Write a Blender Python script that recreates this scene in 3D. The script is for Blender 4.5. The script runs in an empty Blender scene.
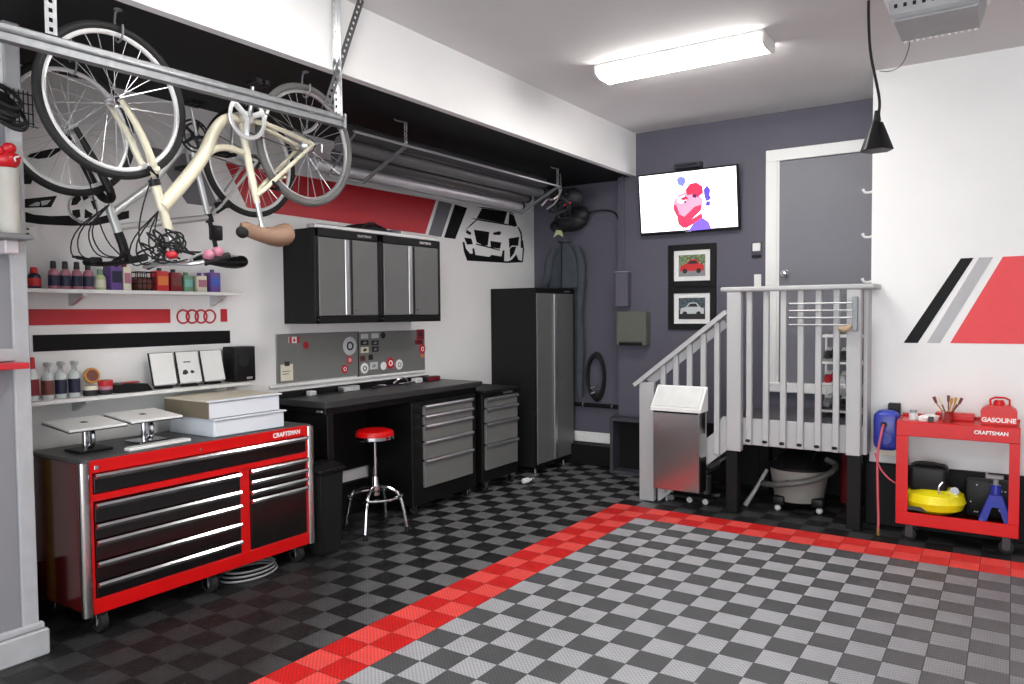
import bpy, bmesh, math, random
from mathutils import Vector, Matrix
random.seed(7)
PI = math.pi
COL = bpy.context.scene.collection
SC = bpy.context.scene

# ------------------------------------------------------------------ materials
def lin(c):
    return tuple(((v/255)/12.92 if v/255 <= .04045 else ((v/255+.055)/1.055)**2.4) for v in c)
MC = {}
def mat(name, rgb, rough=.5, metal=0., var=.06, scale=12., bump=0., bscale=80., spec=.5, coat=0., stretch=None, alpha=1., trans=0.):
    if name in MC: return MC[name]
    m = bpy.data.materials.new(name); m.use_nodes = True
    nt = m.node_tree; N = nt.nodes; L = nt.links
    b = N['Principled BSDF']
    c = lin(rgb)
    tc = N.new('ShaderNodeTexCoord'); mp = N.new('ShaderNodeMapping')
    L.new(tc.outputs['Object'], mp.inputs['Vector'])
    if stretch: mp.inputs['Scale'].default_value = stretch
    nz = N.new('ShaderNodeTexNoise'); nz.inputs['Scale'].default_value = scale; nz.inputs['Detail'].default_value = 4
    L.new(mp.outputs[0], nz.inputs['Vector'])
    rp = N.new('ShaderNodeValToRGB')
    rp.color_ramp.elements[0].position = .3; rp.color_ramp.elements[1].position = .7
    rp.color_ramp.elements[0].color = (*[max(0, v*(1-var)) for v in c], 1)
    rp.color_ramp.elements[1].color = (*[min(1, v*(1+var)) for v in c], 1)
    L.new(nz.outputs['Fac'], rp.inputs['Fac']); L.new(rp.outputs['Color'], b.inputs['Base Color'])
    b.inputs['Roughness'].default_value = rough; b.inputs['Metallic'].default_value = metal
    b.inputs['Specular IOR Level'].default_value = spec
    b.inputs['Coat Weight'].default_value = coat; b.inputs['Coat Roughness'].default_value = .08
    b.inputs['Transmission Weight'].default_value = trans
    b.inputs['Alpha'].default_value = alpha
    if bump > 0:
        n2 = N.new('ShaderNodeTexNoise'); n2.inputs['Scale'].default_value = bscale; n2.inputs['Detail'].default_value = 3
        L.new(mp.outputs[0], n2.inputs['Vector'])
        bp = N.new('ShaderNodeBump'); bp.inputs['Strength'].default_value = bump; bp.inputs['Distance'].default_value = .002
        L.new(n2.outputs['Fac'], bp.inputs['Height']); L.new(bp.outputs[0], b.inputs['Normal'])
    MC[name] = m; return m
def emit(name, rgb, s):
    m = bpy.data.materials.new(name); m.use_nodes = True
    nt = m.node_tree; b = nt.nodes['Principled BSDF']
    b.inputs['Base Color'].default_value = (*lin(rgb), 1)
    b.inputs['Emission Color'].default_value = (*lin(rgb), 1); b.inputs['Emission Strength'].default_value = s
    b.inputs['Roughness'].default_value = .3
    MC[name] = m; return m

white_wall = mat('white_wall_paint', (233,233,232), .75, bump=.15, bscale=60, var=.015, scale=3)
ceil_m = mat('ceiling_paint', (214,213,213), .9, bump=.3, bscale=160, var=.015, scale=3)
purple = mat('slate_purple_paint', (88,86,99), .6, bump=.12, bscale=60, var=.03, scale=3)
black_paint = mat('black_paint', (13,13,14), .6, bump=.2, var=.1, spec=.25)
trim_white = mat('white_trim', (234,234,232), .4, var=.01)
panel_grey = mat('grey_panel', (128,128,133), .6, var=.02, scale=3)
deck_grey = mat('grey_wood_paint', (176,176,177), .5, var=.03, scale=5, bump=.15, stretch=(1,1,.2))
deck_floor = mat('deck_floor_paint', (84,84,92), .5)
door_m = mat('grey_door', (112,112,120), .45, var=.02)
red_gloss = mat('red_gloss', (202,9,11), .34, coat=.12, var=.03, spec=.35)
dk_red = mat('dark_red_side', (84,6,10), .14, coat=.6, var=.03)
blk_gloss = mat('black_gloss', (7,7,8), .22, coat=.2, var=.1)
blk_satin = mat('black_satin', (14,14,15), .45, var=.12, spec=.3)
blk_tex = mat('black_textured', (21,22,22), .62, bump=.5, bscale=260, var=.1, spec=.25)
blk_rub = mat('black_rubber', (17,17,18), .75, var=.1)
chrome = mat('chrome', (225,225,228), .12, 1., var=.02)
steel = mat('brushed_steel', (196,192,190), .2, 1., var=.06, scale=40, stretch=(1,1,14))
galv = mat('galvanised_steel', (132,134,137), .5, .6, var=.12, scale=25)
alum = mat('satin_aluminium', (205,206,208), .3, .9, var=.03)
cab_grey = mat('cabinet_door_grey', (112,113,112), .42, .25, var=.04, scale=5, bump=.15, bscale=300)
drawer_grey = mat('drawer_grey', (128,129,126), .38, .3, var=.03, scale=5)
decal_red = mat('red_vinyl', (222,58,64), .5, var=.02)
decal_dred = mat('deep_red_vinyl', (186,36,46), .45, var=.02)
decal_grey = mat('grey_vinyl', (172,172,174), .5, var=.02)
decal_mid = mat('mid_grey_vinyl', (104,104,110), .5, var=.02)
decal_blk = mat('black_vinyl', (13,13,15), .55, var=.05, spec=.2)
shelf_w = mat('white_shelf', (222,222,220), .4, var=.02)
cream = mat('cream_bike_paint', (214,208,184), .3, coat=.3, var=.03)
silver_p = mat('silver_bike_paint', (190,192,190), .3, .4, var=.03)
white_rim = mat('pale_rim', (228,228,228), .3, .3, var=.02)
tan = mat('tan_leather', (138,108,88), .55, var=.12, scale=20)
vac_grey = mat('vacuum_grey', (132,129,124), .45, var=.03)
yellow = mat('yellow_enamel', (238,222,20), .25, coat=.4, var=.03)
blue_p = mat('blue_plastic', (48,66,168), .35, var=.05)
blue_d = mat('blue_enamel', (36,48,150), .3, var=.06)
red_hose = mat('red_rubber_hose', (196,84,96), .5, var=.05)
paper = mat('white_paper', (232,232,230), .7, var=.02)
clear_p = mat('translucent_plastic', (206,214,214), .25, var=.03, spec=.6)
cloth_g = mat('grey_jacket_cloth', (66,72,80), .9, bump=.5, bscale=200, var=.12)
cloth_k = mat('black_nylon', (24,25,30), .6, bump=.5, bscale=120, var=.15)
card = mat('cream_lid_board', (214,206,186), .5, var=.04)
wbox = mat('white_painted_metal', (222,228,234), .35, var=.01)
pale_red = mat('lip_red', (196,30,38), .35, var=.03)
olive = mat('olive_grey_metal', (96,97,90), .5, var=.04)
lamp_e = emit('fluorescent_lens', (255,252,248), 18.)
screen_e = emit('screen_white', (252,250,252), .9)
P_ = {n: mat('tint_'+n, c, .45, var=.04) for n, c in dict(
    pink=(176,112,130), violet=(100,70,140), red=(200,44,46), brown=(110,60,52), green=(110,150,120), navy=(32,34,62),
    gold=(196,140,60), cream=(226,220,200), teal=(120,180,170), dark=(38,36,40), blue=(60,90,180), lime=(190,200,150), maroon=(120,24,34), grey=(140,140,142), orange=(220,120,60), lgrey=(196,198,200)).items()}

# ------------------------------------------------------------------ mesh building
def rot_to(d):
    d = Vector(d).normalized()
    return Vector((0,0,1)).rotation_difference(d).to_matrix().to_4x4()
class MB:
    def __init__(s): s.bm = bmesh.new()
    def _add(s, t, M=None):
        if M is not None: bmesh.ops.transform(t, matrix=M, verts=t.verts)
        me = bpy.data.meshes.new('t'); t.to_mesh(me); t.free(); s.bm.from_mesh(me); bpy.data.meshes.remove(me); return s
    def box(s, a, b, bev=.003, M=None, seg=1):
        """box between corners a and b"""
        t = bmesh.new(); bmesh.ops.create_cube(t, size=1)
        a, b = Vector(a), Vector(b); c = (a+b)/2; d = b-a; d = Vector([abs(v) for v in d])
        bmesh.ops.scale(t, vec=d, verts=t.verts); bmesh.ops.translate(t, vec=c, verts=t.verts)
        bv = min(bev, min(d)*.45)
        if bv > 1e-4: bmesh.ops.bevel(t, geom=list(t.edges), offset=bv, segments=seg, affect='EDGES', profile=.5)
        return s._add(t, M)
    def cyl(s, p0, p1, r0, r1=None, n=16, M=None):
        p0, p1 = Vector(p0), Vector(p1); r1 = r0 if r1 is None else r1
        t = bmesh.new(); L = (p1-p0).length
        bmesh.ops.create_cone(t, cap_ends=True, segments=n, radius1=r0, radius2=max(r1,1e-5), depth=L)
        T = Matrix.Translation((p0+p1)/2) @ rot_to(p1-p0)
        bmesh.ops.transform(t, matrix=T, verts=t.verts)
        return s._add(t, M)
    def sph(s, c, r, sc=(1,1,1), n=14, M=None):
        t = bmesh.new(); bmesh.ops.create_uvsphere(t, u_segments=n, v_segments=max(6, n*2//3), radius=r)
        bmesh.ops.scale(t, vec=sc, verts=t.verts); bmesh.ops.translate(t, vec=c, verts=t.verts)
        return s._add(t, M)
    def torus(s, c, R, r, axis=(1,0,0), n=48, k=10, sc=(1,1,1), M=None):
        t = bmesh.new(); rows = []
        for i in range(n):
            a = 2*PI*i/n; row = []
            for j in range(k):
                b = 2*PI*j/k; rr = R+r*math.cos(b)
                row.append(t.verts.new((rr*math.cos(a)*sc[0], rr*math.sin(a)*sc[1], r*math.sin(b)*sc[2])))
            rows.append(row)
        for i in range(n):
            for j in range(k):
                t.faces.new((rows[i][j], rows[(i+1)%n][j], rows[(i+1)%n][(j+1)%k], rows[i][(j+1)%k]))
        bmesh.ops.transform(t, matrix=Matrix.Translation(c) @ rot_to(axis), verts=t.verts)
        return s._add(t, M)
    def tube(s, pts, r, n=8, smooth=0, M=None):
        pts = [Vector(p) for p in pts]; rs = list(r) if isinstance(r, (list, tuple)) else [r]*len(pts)
        for _ in range(smooth):
            q = [pts[0]]; qr = [rs[0]]
            for i in range(len(pts)-1):
                q += [pts[i]*.75+pts[i+1]*.25, pts[i]*.25+pts[i+1]*.75]; qr += [rs[i]*.75+rs[i+1]*.25, rs[i]*.25+rs[i+1]*.75]
            q.append(pts[-1]); qr.append(rs[-1]); pts, rs = q, qr
        t = bmesh.new(); rows = []; up = None
        for i, p in enumerate(pts):
            d = (pts[min(i+1, len(pts)-1)]-pts[max(i-1, 0)]).normalized()
            if up is None:
                up = Vector((0,0,1)) if abs(d.z) < .9 else Vector((1,0,0))
            u = (up-d*up.dot(d)).normalized(); v = d.cross(u); up = u
            rows.append([t.verts.new(p+(u*math.cos(2*PI*j/n)+v*math.sin(2*PI*j/n))*rs[i]) for j in range(n)])
        for i in range(len(rows)-1):
            for j in range(n):
                t.faces.new((rows[i][j], rows[i][(j+1)%n], rows[i+1][(j+1)%n], rows[i+1][j]))
        t.faces.new(rows[0][::-1]); t.faces.new(rows[-1])
        return s._add(t, M)
    def lathe(s, prof, c=(0,0,0), axis=(0,0,1), n=20, sc=(1,1,1), M=None):
        t = bmesh.new(); rows = []
        for r, z in prof:
            rows.append([t.verts.new((r*math.cos(2*PI*j/n)*sc[0], r*math.sin(2*PI*j/n)*sc[1], z)) for j in range(n)])
        for i in range(len(rows)-1):
            for j in range(n):
                t.faces.new((rows[i][j], rows[i][(j+1)%n], rows[i+1][(j+1)%n], rows[i+1][j]))
        t.faces.new(rows[0][::-1]); t.faces.new(rows[-1])
        bmesh.ops.transform(t, matrix=Matrix.Translation(c) @ rot_to(axis), verts=t.verts)
        return s._add(t, M)
    def prism(s, poly, ax, v0, v1, M=None):
        """polygon in the plane normal to axis ax ('x': (y,z), 'y': (x,z), 'z': (x,y)), extruded from v0 to v1"""
        t = bmesh.new()
        f = dict(x=lambda p, v: (v, p[0], p[1]), y=lambda p, v: (p[0], v, p[1]), z=lambda p, v: (p[0], p[1], v))[ax]
        a = [t.verts.new(f(p, v0)) for p in poly]; b = [t.verts.new(f(p, v1)) for p in poly]
        t.faces.new(a); t.faces.new(b[::-1])
        for i in range(len(a)): t.faces.new((a[i], b[i], b[(i+1)%len(a)], a[(i+1)%len(a)]))
        bmesh.ops.recalc_face_normals(t, faces=t.faces)
        return s._add(t, M)
    def text(s, txt, size, M, depth=.001, bold=0., sx=1.):
        cu = bpy.data.curves.new('txt', 'FONT'); cu.body = txt; cu.size = size; cu.extrude = depth; cu.offset = bold
        cu.align_x = 'CENTER'; cu.align_y = 'CENTER'
        o = bpy.data.objects.new('txt', cu); COL.objects.link(o)
        dg = bpy.context.evaluated_depsgraph_get(); me = bpy.data.meshes.new_from_object(o.evaluated_get(dg))
        t = bmesh.new(); t.from_mesh(me); bpy.data.objects.remove(o); bpy.data.curves.remove(cu); bpy.data.meshes.remove(me)
        bmesh.ops.scale(t, vec=(sx,1,1), verts=t.verts)
        return s._add(t, M)
def MX(x, y, z):
    """text placed on a wall that faces +X, reading along +Y"""
    return Matrix.Translation((x,y,z)) @ Matrix(((0,0,1,0),(1,0,0,0),(0,1,0,0),(0,0,0,1)))
def MY(x, y, z):
    """text placed on a wall that faces -Y, reading along +X"""
    return Matrix.Translation((x,y,z)) @ Matrix(((1,0,0,0),(0,0,-1,0),(0,1,0,0),(0,0,0,1)))

def origin_of(o):
    v = Vector((0,0,0))
    while o is not None: v += o.location; o = o.parent
    return v
def build(mb, name, m, parent=None, loc=None, smooth=True, world=True, ang=35):
    """link the collected shapes as ONE mesh object; coordinates are world ones unless world=False"""
    bm = mb.bm
    o_loc = Vector(loc) if loc is not None else Vector((0,0,0))
    base = origin_of(parent)+o_loc if world else o_loc
    bmesh.ops.translate(bm, vec=-base, verts=bm.verts)
    bmesh.ops.recalc_face_normals(bm, faces=bm.faces)
    me = bpy.data.meshes.new(name); 
    if smooth:
        for f in bm.faces: f.smooth = True
        for e in bm.edges:
            if len(e.link_faces) == 2 and e.calc_face_angle(0) > math.radians(ang): e.smooth = False
    bm.to_mesh(me); bm.free(); me.materials.append(m)
    o = bpy.data.objects.new(name, me); COL.objects.link(o)
    if parent is not None: o.parent = parent
    o.location = o_loc
    return o
def tag(o, label, cat, group=None):
    o['label'] = label; o['category'] = cat
    if group: o['group'] = group
    return o
def thing(name, label, cat, loc, group=None):
    o = bpy.data.objects.new(name, None); COL.objects.link(o); o.location = loc; o.empty_display_size = .05
    return tag(o, label, cat, group)
def struct(name, mb, m):
    o = build(mb, name, m); o['kind'] = 'structure'; return o
def dup(root, loc, label, rz=None):
    r = root.copy(); COL.objects.link(r); r.location = loc; r['label'] = label
    if rz is not None: r.rotation_euler.z = rz
    for ch in list(root.children):
        c = ch.copy(); COL.objects.link(c); c.parent = r
        for g in list(ch.children):
            d = g.copy(); COL.objects.link(d); d.parent = c
    return r
def box1(a, b, bev=.003): return MB().box(a, b, bev)

# ------------------------------------------------------------------ the room
XL, YR, YB, YF, XC, ZC, ZS = -4.55, 7.30, 7.15, 6.35, -.915, 3.455, 3.03
def floor_mat():
    m = bpy.data.materials.new('interlocking_floor_tiles'); m.use_nodes = True
    nt = m.node_tree; N = nt.nodes; L = nt.links; b = N['Principled BSDF']
    geo = N.new('ShaderNodeTexCoord'); sp = N.new('ShaderNodeSeparateXYZ'); L.new(geo.outputs['Object'], sp.inputs[0])
    def mt(op, a, c=None, clamp=False):
        n = N.new('ShaderNodeMath'); n.operation = op; n.use_clamp = clamp
        for i, v in enumerate((a, c)):
            if v is None: continue
            if isinstance(v, (int, float)): n.inputs[i].default_value = v
            else: L.new(v, n.inputs[i])
        return n.outputs[0]
    P = .1665
    u = mt('DIVIDE', mt('SUBTRACT', sp.outputs[0], -2.49), P); v = mt('DIVIDE', mt('SUBTRACT', 5.505, sp.outputs[1]), P)
    par = mt('MODULO', mt('ADD', mt('ADD', mt('FLOOR', u), mt('FLOOR', v)), 400), 2)   # 0 light, 1 dark
    inside = mt('MULTIPLY', mt('GREATER_THAN', u, 0), mt('GREATER_THAN', v, 0))
    strip = mt('MULTIPLY', mt('GREATER_THAN', u, -2), mt('GREATER_THAN', v, -2))
    fu = mt('FRACT', u); fv = mt('FRACT', v)
    def edge(f): return mt('MINIMUM', f, mt('SUBTRACT', 1, f))
    ed = mt('MINIMUM', edge(fu), edge(fv))
    seam = mt('LESS_THAN', ed, .016)
    # diamond rib pattern of each module
    def tri(x, k): return mt('ABSOLUTE', mt('SUBTRACT', mt('FRACT', mt('MULTIPLY', x, k)), .5))
    d1 = tri(mt('ADD', u, v), 7.); d2 = tri(mt('SUBTRACT', u, v), 7.)
    rib = mt('MAXIMUM', d1, d2)
    hole = mt('LESS_THAN', rib, .30)
    def mix(fac, a, c):
        n = N.new('ShaderNodeMix'); n.data_type = 'RGBA'; L.new(fac, n.inputs[0]) if not isinstance(fac, float) else setattr(n.inputs[0], 'default_value', fac)
        for i, q in ((6, a), (7, c)):
            if isinstance(q, tuple): n.inputs[i].default_value = (*lin(q), 1)
            else: L.new(q, n.inputs[i])
        return n.outputs[2]
    # light falloff at near left and glare at right, mixed into the tile colours
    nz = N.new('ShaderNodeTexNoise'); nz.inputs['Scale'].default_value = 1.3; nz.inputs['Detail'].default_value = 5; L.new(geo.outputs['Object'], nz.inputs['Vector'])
    shade_left = mt('SUBTRACT', 1, mt('DIVIDE', mt('ADD', mt('SUBTRACT', sp.outputs[1], 2.9), mt('MULTIPLY', mt('ADD', sp.outputs[0], 3.4), 1.5)), 1.1), True)
    shade_left = mt('MULTIPLY', shade_left, 1, True)
    glare_right = mt('DIVIDE', mt('ADD', sp.outputs[0], .95), .9, True)
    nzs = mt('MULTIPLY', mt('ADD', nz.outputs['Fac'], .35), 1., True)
    out_l = mix(mt('MULTIPLY', shade_left, .88), (112,113,114), (34,34,35)); w3 = mt('MULTIPLY', mt('DIVIDE', mt('ADD', sp.outputs[0], 2.6), .5, True), mt('GREATER_THAN', sp.outputs[1], 5.8))
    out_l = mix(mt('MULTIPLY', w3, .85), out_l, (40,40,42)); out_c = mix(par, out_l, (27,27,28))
    in_l = mix(mt('MULTIPLY', glare_right, .75), (172,173,177), (104,104,107)); in_d = mix(mt('MULTIPLY', glare_right, .75), (83,84,86), (98,98,101))
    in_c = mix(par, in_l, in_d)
    rd_d = mix(mt('MULTIPLY', mt('DIVIDE', mt('ADD', sp.outputs[0], 1.7), 1.2, True), .85), (212,28,26), (232,62,58))  # glare painted in: dark red tiles turn paler towards the right
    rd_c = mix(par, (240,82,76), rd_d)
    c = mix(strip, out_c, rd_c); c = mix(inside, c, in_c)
    c2 = mix(mt('MULTIPLY', hole, .35), c, (16,16,17))
    c3 = mix(mt('MULTIPLY', seam, .55), c2, (20,20,20))
    n2 = N.new('ShaderNodeTexNoise'); n2.inputs['Scale'].default_value = 6; n2.inputs['Detail'].default_value = 6; L.new(geo.outputs['Object'], n2.inputs['Vector'])
    hs = N.new('ShaderNodeHueSaturation'); L.new(c3, hs.inputs['Color']); L.new(mt('ADD', mt('MULTIPLY', n2.outputs['Fac'], .3), .87), hs.inputs['Value'])
    L.new(hs.outputs[0], b.inputs['Base Color'])
    b.inputs['Roughness'].default_value = .5; b.inputs['Specular IOR Level'].default_value = .35
    bp = N.new('ShaderNodeBump'); bp.inputs['Strength'].default_value = .6; bp.inputs['Distance'].default_value = .004
    L.new(mt('ADD', mt('MINIMUM', rib, .36), mt('MULTIPLY', mt('MINIMUM', ed, .03), 8)), bp.inputs['Height']); L.new(bp.outputs[0], b.inputs['Normal'])
    return m
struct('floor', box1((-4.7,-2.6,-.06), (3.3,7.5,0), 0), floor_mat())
struct('ceiling', box1((-4.7,-2.6,ZC), (3.3,7.5,ZC+.1), 0), ceil_m)
struct('wall_left', box1((XL-.1,1.4,0), (XL,7.4,ZS+.05), 0), white_wall)
struct('wall_back_recess', box1((-4.65,YR,0), (-3.35,YR+.1,ZS+.05), 0), purple)
mb = MB().box((-3.43,YB,0), (-.80,YB+.2,ZC+.05), 0)
struct('wall_back', mb, purple)
struct('ceiling_soffit_fascia', box1((-3.287,-2.6,ZS-.004), (-3.227,YB+.001,ZC+.02), .002), white_wall)
struct('ceiling_soffit', box1((-4.7,-2.6,ZS), (-3.287,7.4,ZS+.06), 0), black_paint)
mb = MB().box((XC,YF,0), (3.3,YF+.12,ZC+.05), 0).box((XC,YF+.12,0), (XC+.1,YB+.1,ZC+.05), 0)
struct('wall_right_front', mb, white_wall)
struct('wall_right', box1((3.2,-2.6,0), (3.3,6.5,ZC+.05), 0), white_wall)
struct('wall_left_near', box1((-4.7,-2.6,0), (-3.95,1.66,ZS+.01), 0), panel_grey)
# garage door opening behind the camera: piers, header
mb = MB().box((-4.7,-2.7,0), (-3.0,-2.55,ZC), 0).box((2.6,-2.7,0), (3.3,-2.55,ZC), 0).box((-4.7,-2.7,2.5), (3.3,-2.55,ZC), 0)
struct('wall_rear', mb, white_wall)
# trims
mb = MB().box((-4.0,1.655,0), (-3.93,1.725,ZS), .004).box((-3.96,-2.5,1.44), (-3.93,1.66,1.50), .003)
struct('trim_1', mb, mat('column_trim_shaded',(166,167,170),.6))  # white trim with the weaker light here put into its colour
mb = MB().box((-3.95,-2.5,0), (-3.90,1.76,.13), .008).box((-3.95,-2.5,.13), (-3.915,1.745,.165), .008)
struct('baseboard_left', mb, mat('column_trim_shaded',(196,196,197)))
struct('trim_2', box1((-3.95,-2.5,1.408), (-3.80,1.665,1.436), .004), decal_dred)
mb = MB().box((-4.55,YR-.16,0), (-3.43,YR,.215), .01)
struct('trim_3', mb, black_paint)
mb = MB().box((-4.54,YR-.02,.225), (-3.44,YR,.30), .004).box((-4.54,YR-.014,.30), (-3.44,YR,.335), .004)
struct('baseboard_back', mb, trim_white)
struct('trim_4', box1((XL,1.75,0), (XL+.04,YR-.16,.27), .005), black_paint)
mb = MB().box((XC-.02,YF-.05,0), (3.2,YF,.475), .006)
struct('trim_5', mb, black_paint)
mb = MB().box((-3.43,YB-.05,0), (XC-.02,YB,.56), .006)
struct('trim_6', mb, black_paint)
# dark panel under the workbench
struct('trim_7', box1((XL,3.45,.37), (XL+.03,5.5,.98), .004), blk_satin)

# door on the landing, reached by one more step up
mb = MB().box((-1.92,YB-.03,.985), (-1.82,YB,3.01), .002).box((-1.92,YB-.03,3.01), (XC,YB,3.113), .003).box((-.995,YB-.03,.985), (XC,YB,3.01), .002).box((-1.92,YB-.06,.895), (XC,YB,.985), .008)
mb.box((-1.855,YB-.018,.98), (-1.80,YB+.03,3.05), .003)
struct('trim_8', mb, trim_white)
d = struct('door_1', box1((-1.805,YB-.012,.985), (-.99,YB+.01,3.004), .004), door_m)
mb = MB().lathe([(.005,0),(.012,.01),(.028,.03),(.03,.045),(.02,.06),(.004,.064)], (-1.745,YB-.02,1.985), (0,-1,0)).cyl((-1.745,YB-.012,1.985), (-1.745,YB-.022,1.985), .034)
build(mb, 'door_knob', chrome, d)
for z in (1.22, 2.0, 2.78):
    build(MB().cyl((-.99,YB-.028,z-.05), (-.99,YB-.028,z+.05), .008), 'hinge', chrome, d)

# coat hooks on the return wall beside the door
strip = thing('hook_rail', 'white vertical hook rail on the wall corner beside the grey door', 'hook rail', (XC,6.55,1.95))
build(box1((XC-.014,6.50,1.75), (XC,6.60,2.72), .003), 'back_board', trim_white, strip)
for z in (1.875, 2.23, 2.58):
    mb = MB().tube([(XC-.012,6.55,z), (XC-.05,6.55,z-.012), (XC-.085,6.55,z-.006), (XC-.095,6.55,z+.022)], [.012,.009,.009,.012], smooth=2)
    build(mb, 'hook', trim_white, strip)

# ------------------------------------------------------------------ ceiling fixtures
def fluoro(x0, x1, y0, y1, label):
    t = thing('fluorescent_light', label, 'ceiling light', ((x0+x1)/2,(y0+y1)/2,ZC), 'wraparound fluorescent ceiling lights')
    build(box1((x0,y0,ZC-.02), (x1,y1,ZC), .004), 'housing', trim_white, t)
    ym = (y0+y1)/2; h = (y1-y0)/2
    poly = [(y0+.012,ZC-.02),(y0+.02,ZC-.065),(ym-h*.55,ZC-.085),(ym+h*.55,ZC-.085),(y1-.02,ZC-.065),(y1-.012,ZC-.02)]
    build(MB().prism(poly, 'x', x0+.015, x1-.015), 'lens', lamp_e, t)
    for xx in (x0, x1-.015):
        build(MB().prism([(y0,ZC-.02),(y0+.008,ZC-.07),(ym-h*.55,ZC-.092),(ym+h*.55,ZC-.092),(y1-.008,ZC-.07),(y1,ZC-.02)], 'x', xx, xx+.015), 'end_cap', trim_white, t)
    return t
fluoro(-2.585,-1.365,4.99,5.29, 'long glowing fluorescent ceiling light above the middle of the floor')
fluoro(-2.75,-1.50,2.1,2.4, 'glowing fluorescent ceiling light nearer the garage entrance, outside the photo')
fluoro(.9,2.15,2.6,2.9, 'added unseen fluorescent ceiling light on the right side of the garage')  # unseen fixture, added as extra room light
fluoro(-1.3,-.05,-.4,-.1, 'added unseen fluorescent ceiling light behind the camera')  # second added fixture, never in view, lights the room from behind

# garage door opener
t = thing('garage_door_opener', 'grey garage door opener hanging under the ceiling at the top right', 'door opener', (-.35,4.62,3.14))
poly = [(-.57,3.24),(-.535,3.12),(-.17,3.12),(-.135,3.24),(-.15,3.32),(-.555,3.32)]
build(MB().prism(poly, 'y', 4.36, 4.70).box((-.55,4.33,3.13), (-.16,4.37,3.30), .02), 'housing', mat('opener_grey',(150,151,153),.45), t)
build(MB().box((-.585,4.30,3.22), (-.12,4.72,3.34), .03, seg=3), 'light_cover', mat('opener_cover',(226,226,226),.3), t)
for i in range(9): build(box1((-.53+i*.042,4.324,3.178), (-.515+i*.042,4.332,3.196), 0), 'vent_slot', blk_satin, t)
for i in range(12): build(MB().cyl((-.52+i*.03,4.708,3.135), (-.52+i*.03,4.708,3.112), .008, n=8), 'light_rib', trim_white, t)
for xx in (-.50,-.20):
    build(MB().box((xx-.015,4.5,3.33), (xx+.015,4.503,ZC), 0), 'hanger_strap', galv, t)
build(MB().box((-.37,-2.3,3.29), (-.33,4.34,3.33), .003), 'drive_rail', galv, t)
build(MB().tube([(-.50,4.73,3.15), (-.53,5.0,3.17), (-.62,5.5,3.22), (-.75,6.0,3.33), (-.87,6.34,3.445)], .003, 6, 2), 'aerial_wire', blk_satin, t)

# pendant cord lamp
t = thing('pendant_work_lamp', 'small black cone shaped lamp head hanging on a long black cord', 'pendant', (-.684,4.9,2.57))
build(MB().tube([(-.735,4.9,ZC), (-.735,4.9,3.36), (-.725,4.9,3.15), (-.69,4.9,2.98), (-.668,4.9,2.86), (-.676,4.9,2.78)], .008, 8, 2), 'cord', blk_rub, t)
build(MB().cyl((-.684,4.9,2.75), (-.684,4.9,2.81), .022, .014), 'cord_grip', blk_rub, t)
r4 = Matrix.Translation((-.684,4.9,2.66)) @ Matrix.Rotation(.5, 4, 'Z')
tb = bmesh.new(); bmesh.ops.create_cone(tb, cap_ends=True, segments=6, radius1=.094, radius2=.034, depth=.165)
bmesh.ops.bevel(tb, geom=list(tb.edges), offset=.004, segments=1, affect='EDGES')
build(MB()._add(tb, r4), 'lamp_head', blk_satin, t)

# ------------------------------------------------------------------ staircase with landing
t = thing('staircase_landing', 'light grey painted wooden stairs and landing with balusters, on black posts', 'staircase', (-1.7,6.6,0))
G = deck_grey
build(box1((-1.93,6.14,.72), (XC-.01,YB-.06,.76), .004), 'deck_board', deck_floor, t)
# front rim and right post (face y = 6.1)
build(box1((-1.94,6.115,.56), (-.93,6.14,.775), .004), 'rim_board', G, t)
# sloping stair skirt
mb = MB().prism([(-1.94,.775),(-1.94,.51),(-2.09,.385),(-2.545,.0),(-2.56,.0),(-2.56,.22),(-2.07,.63),(-1.99,.775)], 'y', 6.115, 6.14)
build(mb, 'skirt_board', G, t)
mb = MB().prism([(-1.94,.66),(-1.94,.51),(-2.545,.0),(-2.56,.0),(-2.56,.10)], 'y', 6.98, 7.0)
build(mb, 'skirt_board', G, t)
for i in range(3):
    x0 = -2.50+i*.19
    build(box1((x0-.02,6.14,.17+.19*i), (x0+.21,6.98,.20+.19*i), .004), 'tread', deck_floor, t)
    build(box1((x0,6.14,.19*i), (x0+.015,6.98,.17+.19*i), .002), 'riser', G, t)
def post(x0, x1, y0, y1, z0, z1, m=G, nm='newel_post'): return build(box1((x0,y0,z0), (x1,y1,z1), .005), nm, m, t)
post(-2.71,-2.575,6.06,6.114,0,1.035)
post(-1.935,-1.82,6.04,6.115,.51,1.80)
post(-1.035,-.935,6.04,6.115,.56,1.80)
post(-1.945,-1.85,6.06,6.15,0,.505,black_paint,'support_post')
post(-1.03,-.93,6.06,6.15,0,.56,black_paint,'support_post')
post(-1.93,-1.84,6.98,7.07,0,.715,black_paint,'support_post')
# balusters with bolt caps
for i, x in enumerate((-1.765,-1.633,-1.50,-1.37,-1.24,-1.112)):
    b = build(box1((x-.022,6.075,.565), (x+.022,6.113,1.80), .004), 'baluster', G, t)
    build(MB().sph((x-.005,6.072,.60), .016, (1.4,.5,.8), 10), 'bolt_cap', blk_satin, b)
for i, x in enumerate((-2.50,-2.385,-2.265,-2.145,-2.03)):
    zt = 1.03+(x+2.75)*.768-.035
    zb = .02+(x+2.545)*.80+.03
    build(box1((x-.022,6.078,max(zb,.05)), (x+.022,6.113,zt), .004), 'baluster', G, t)
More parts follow.
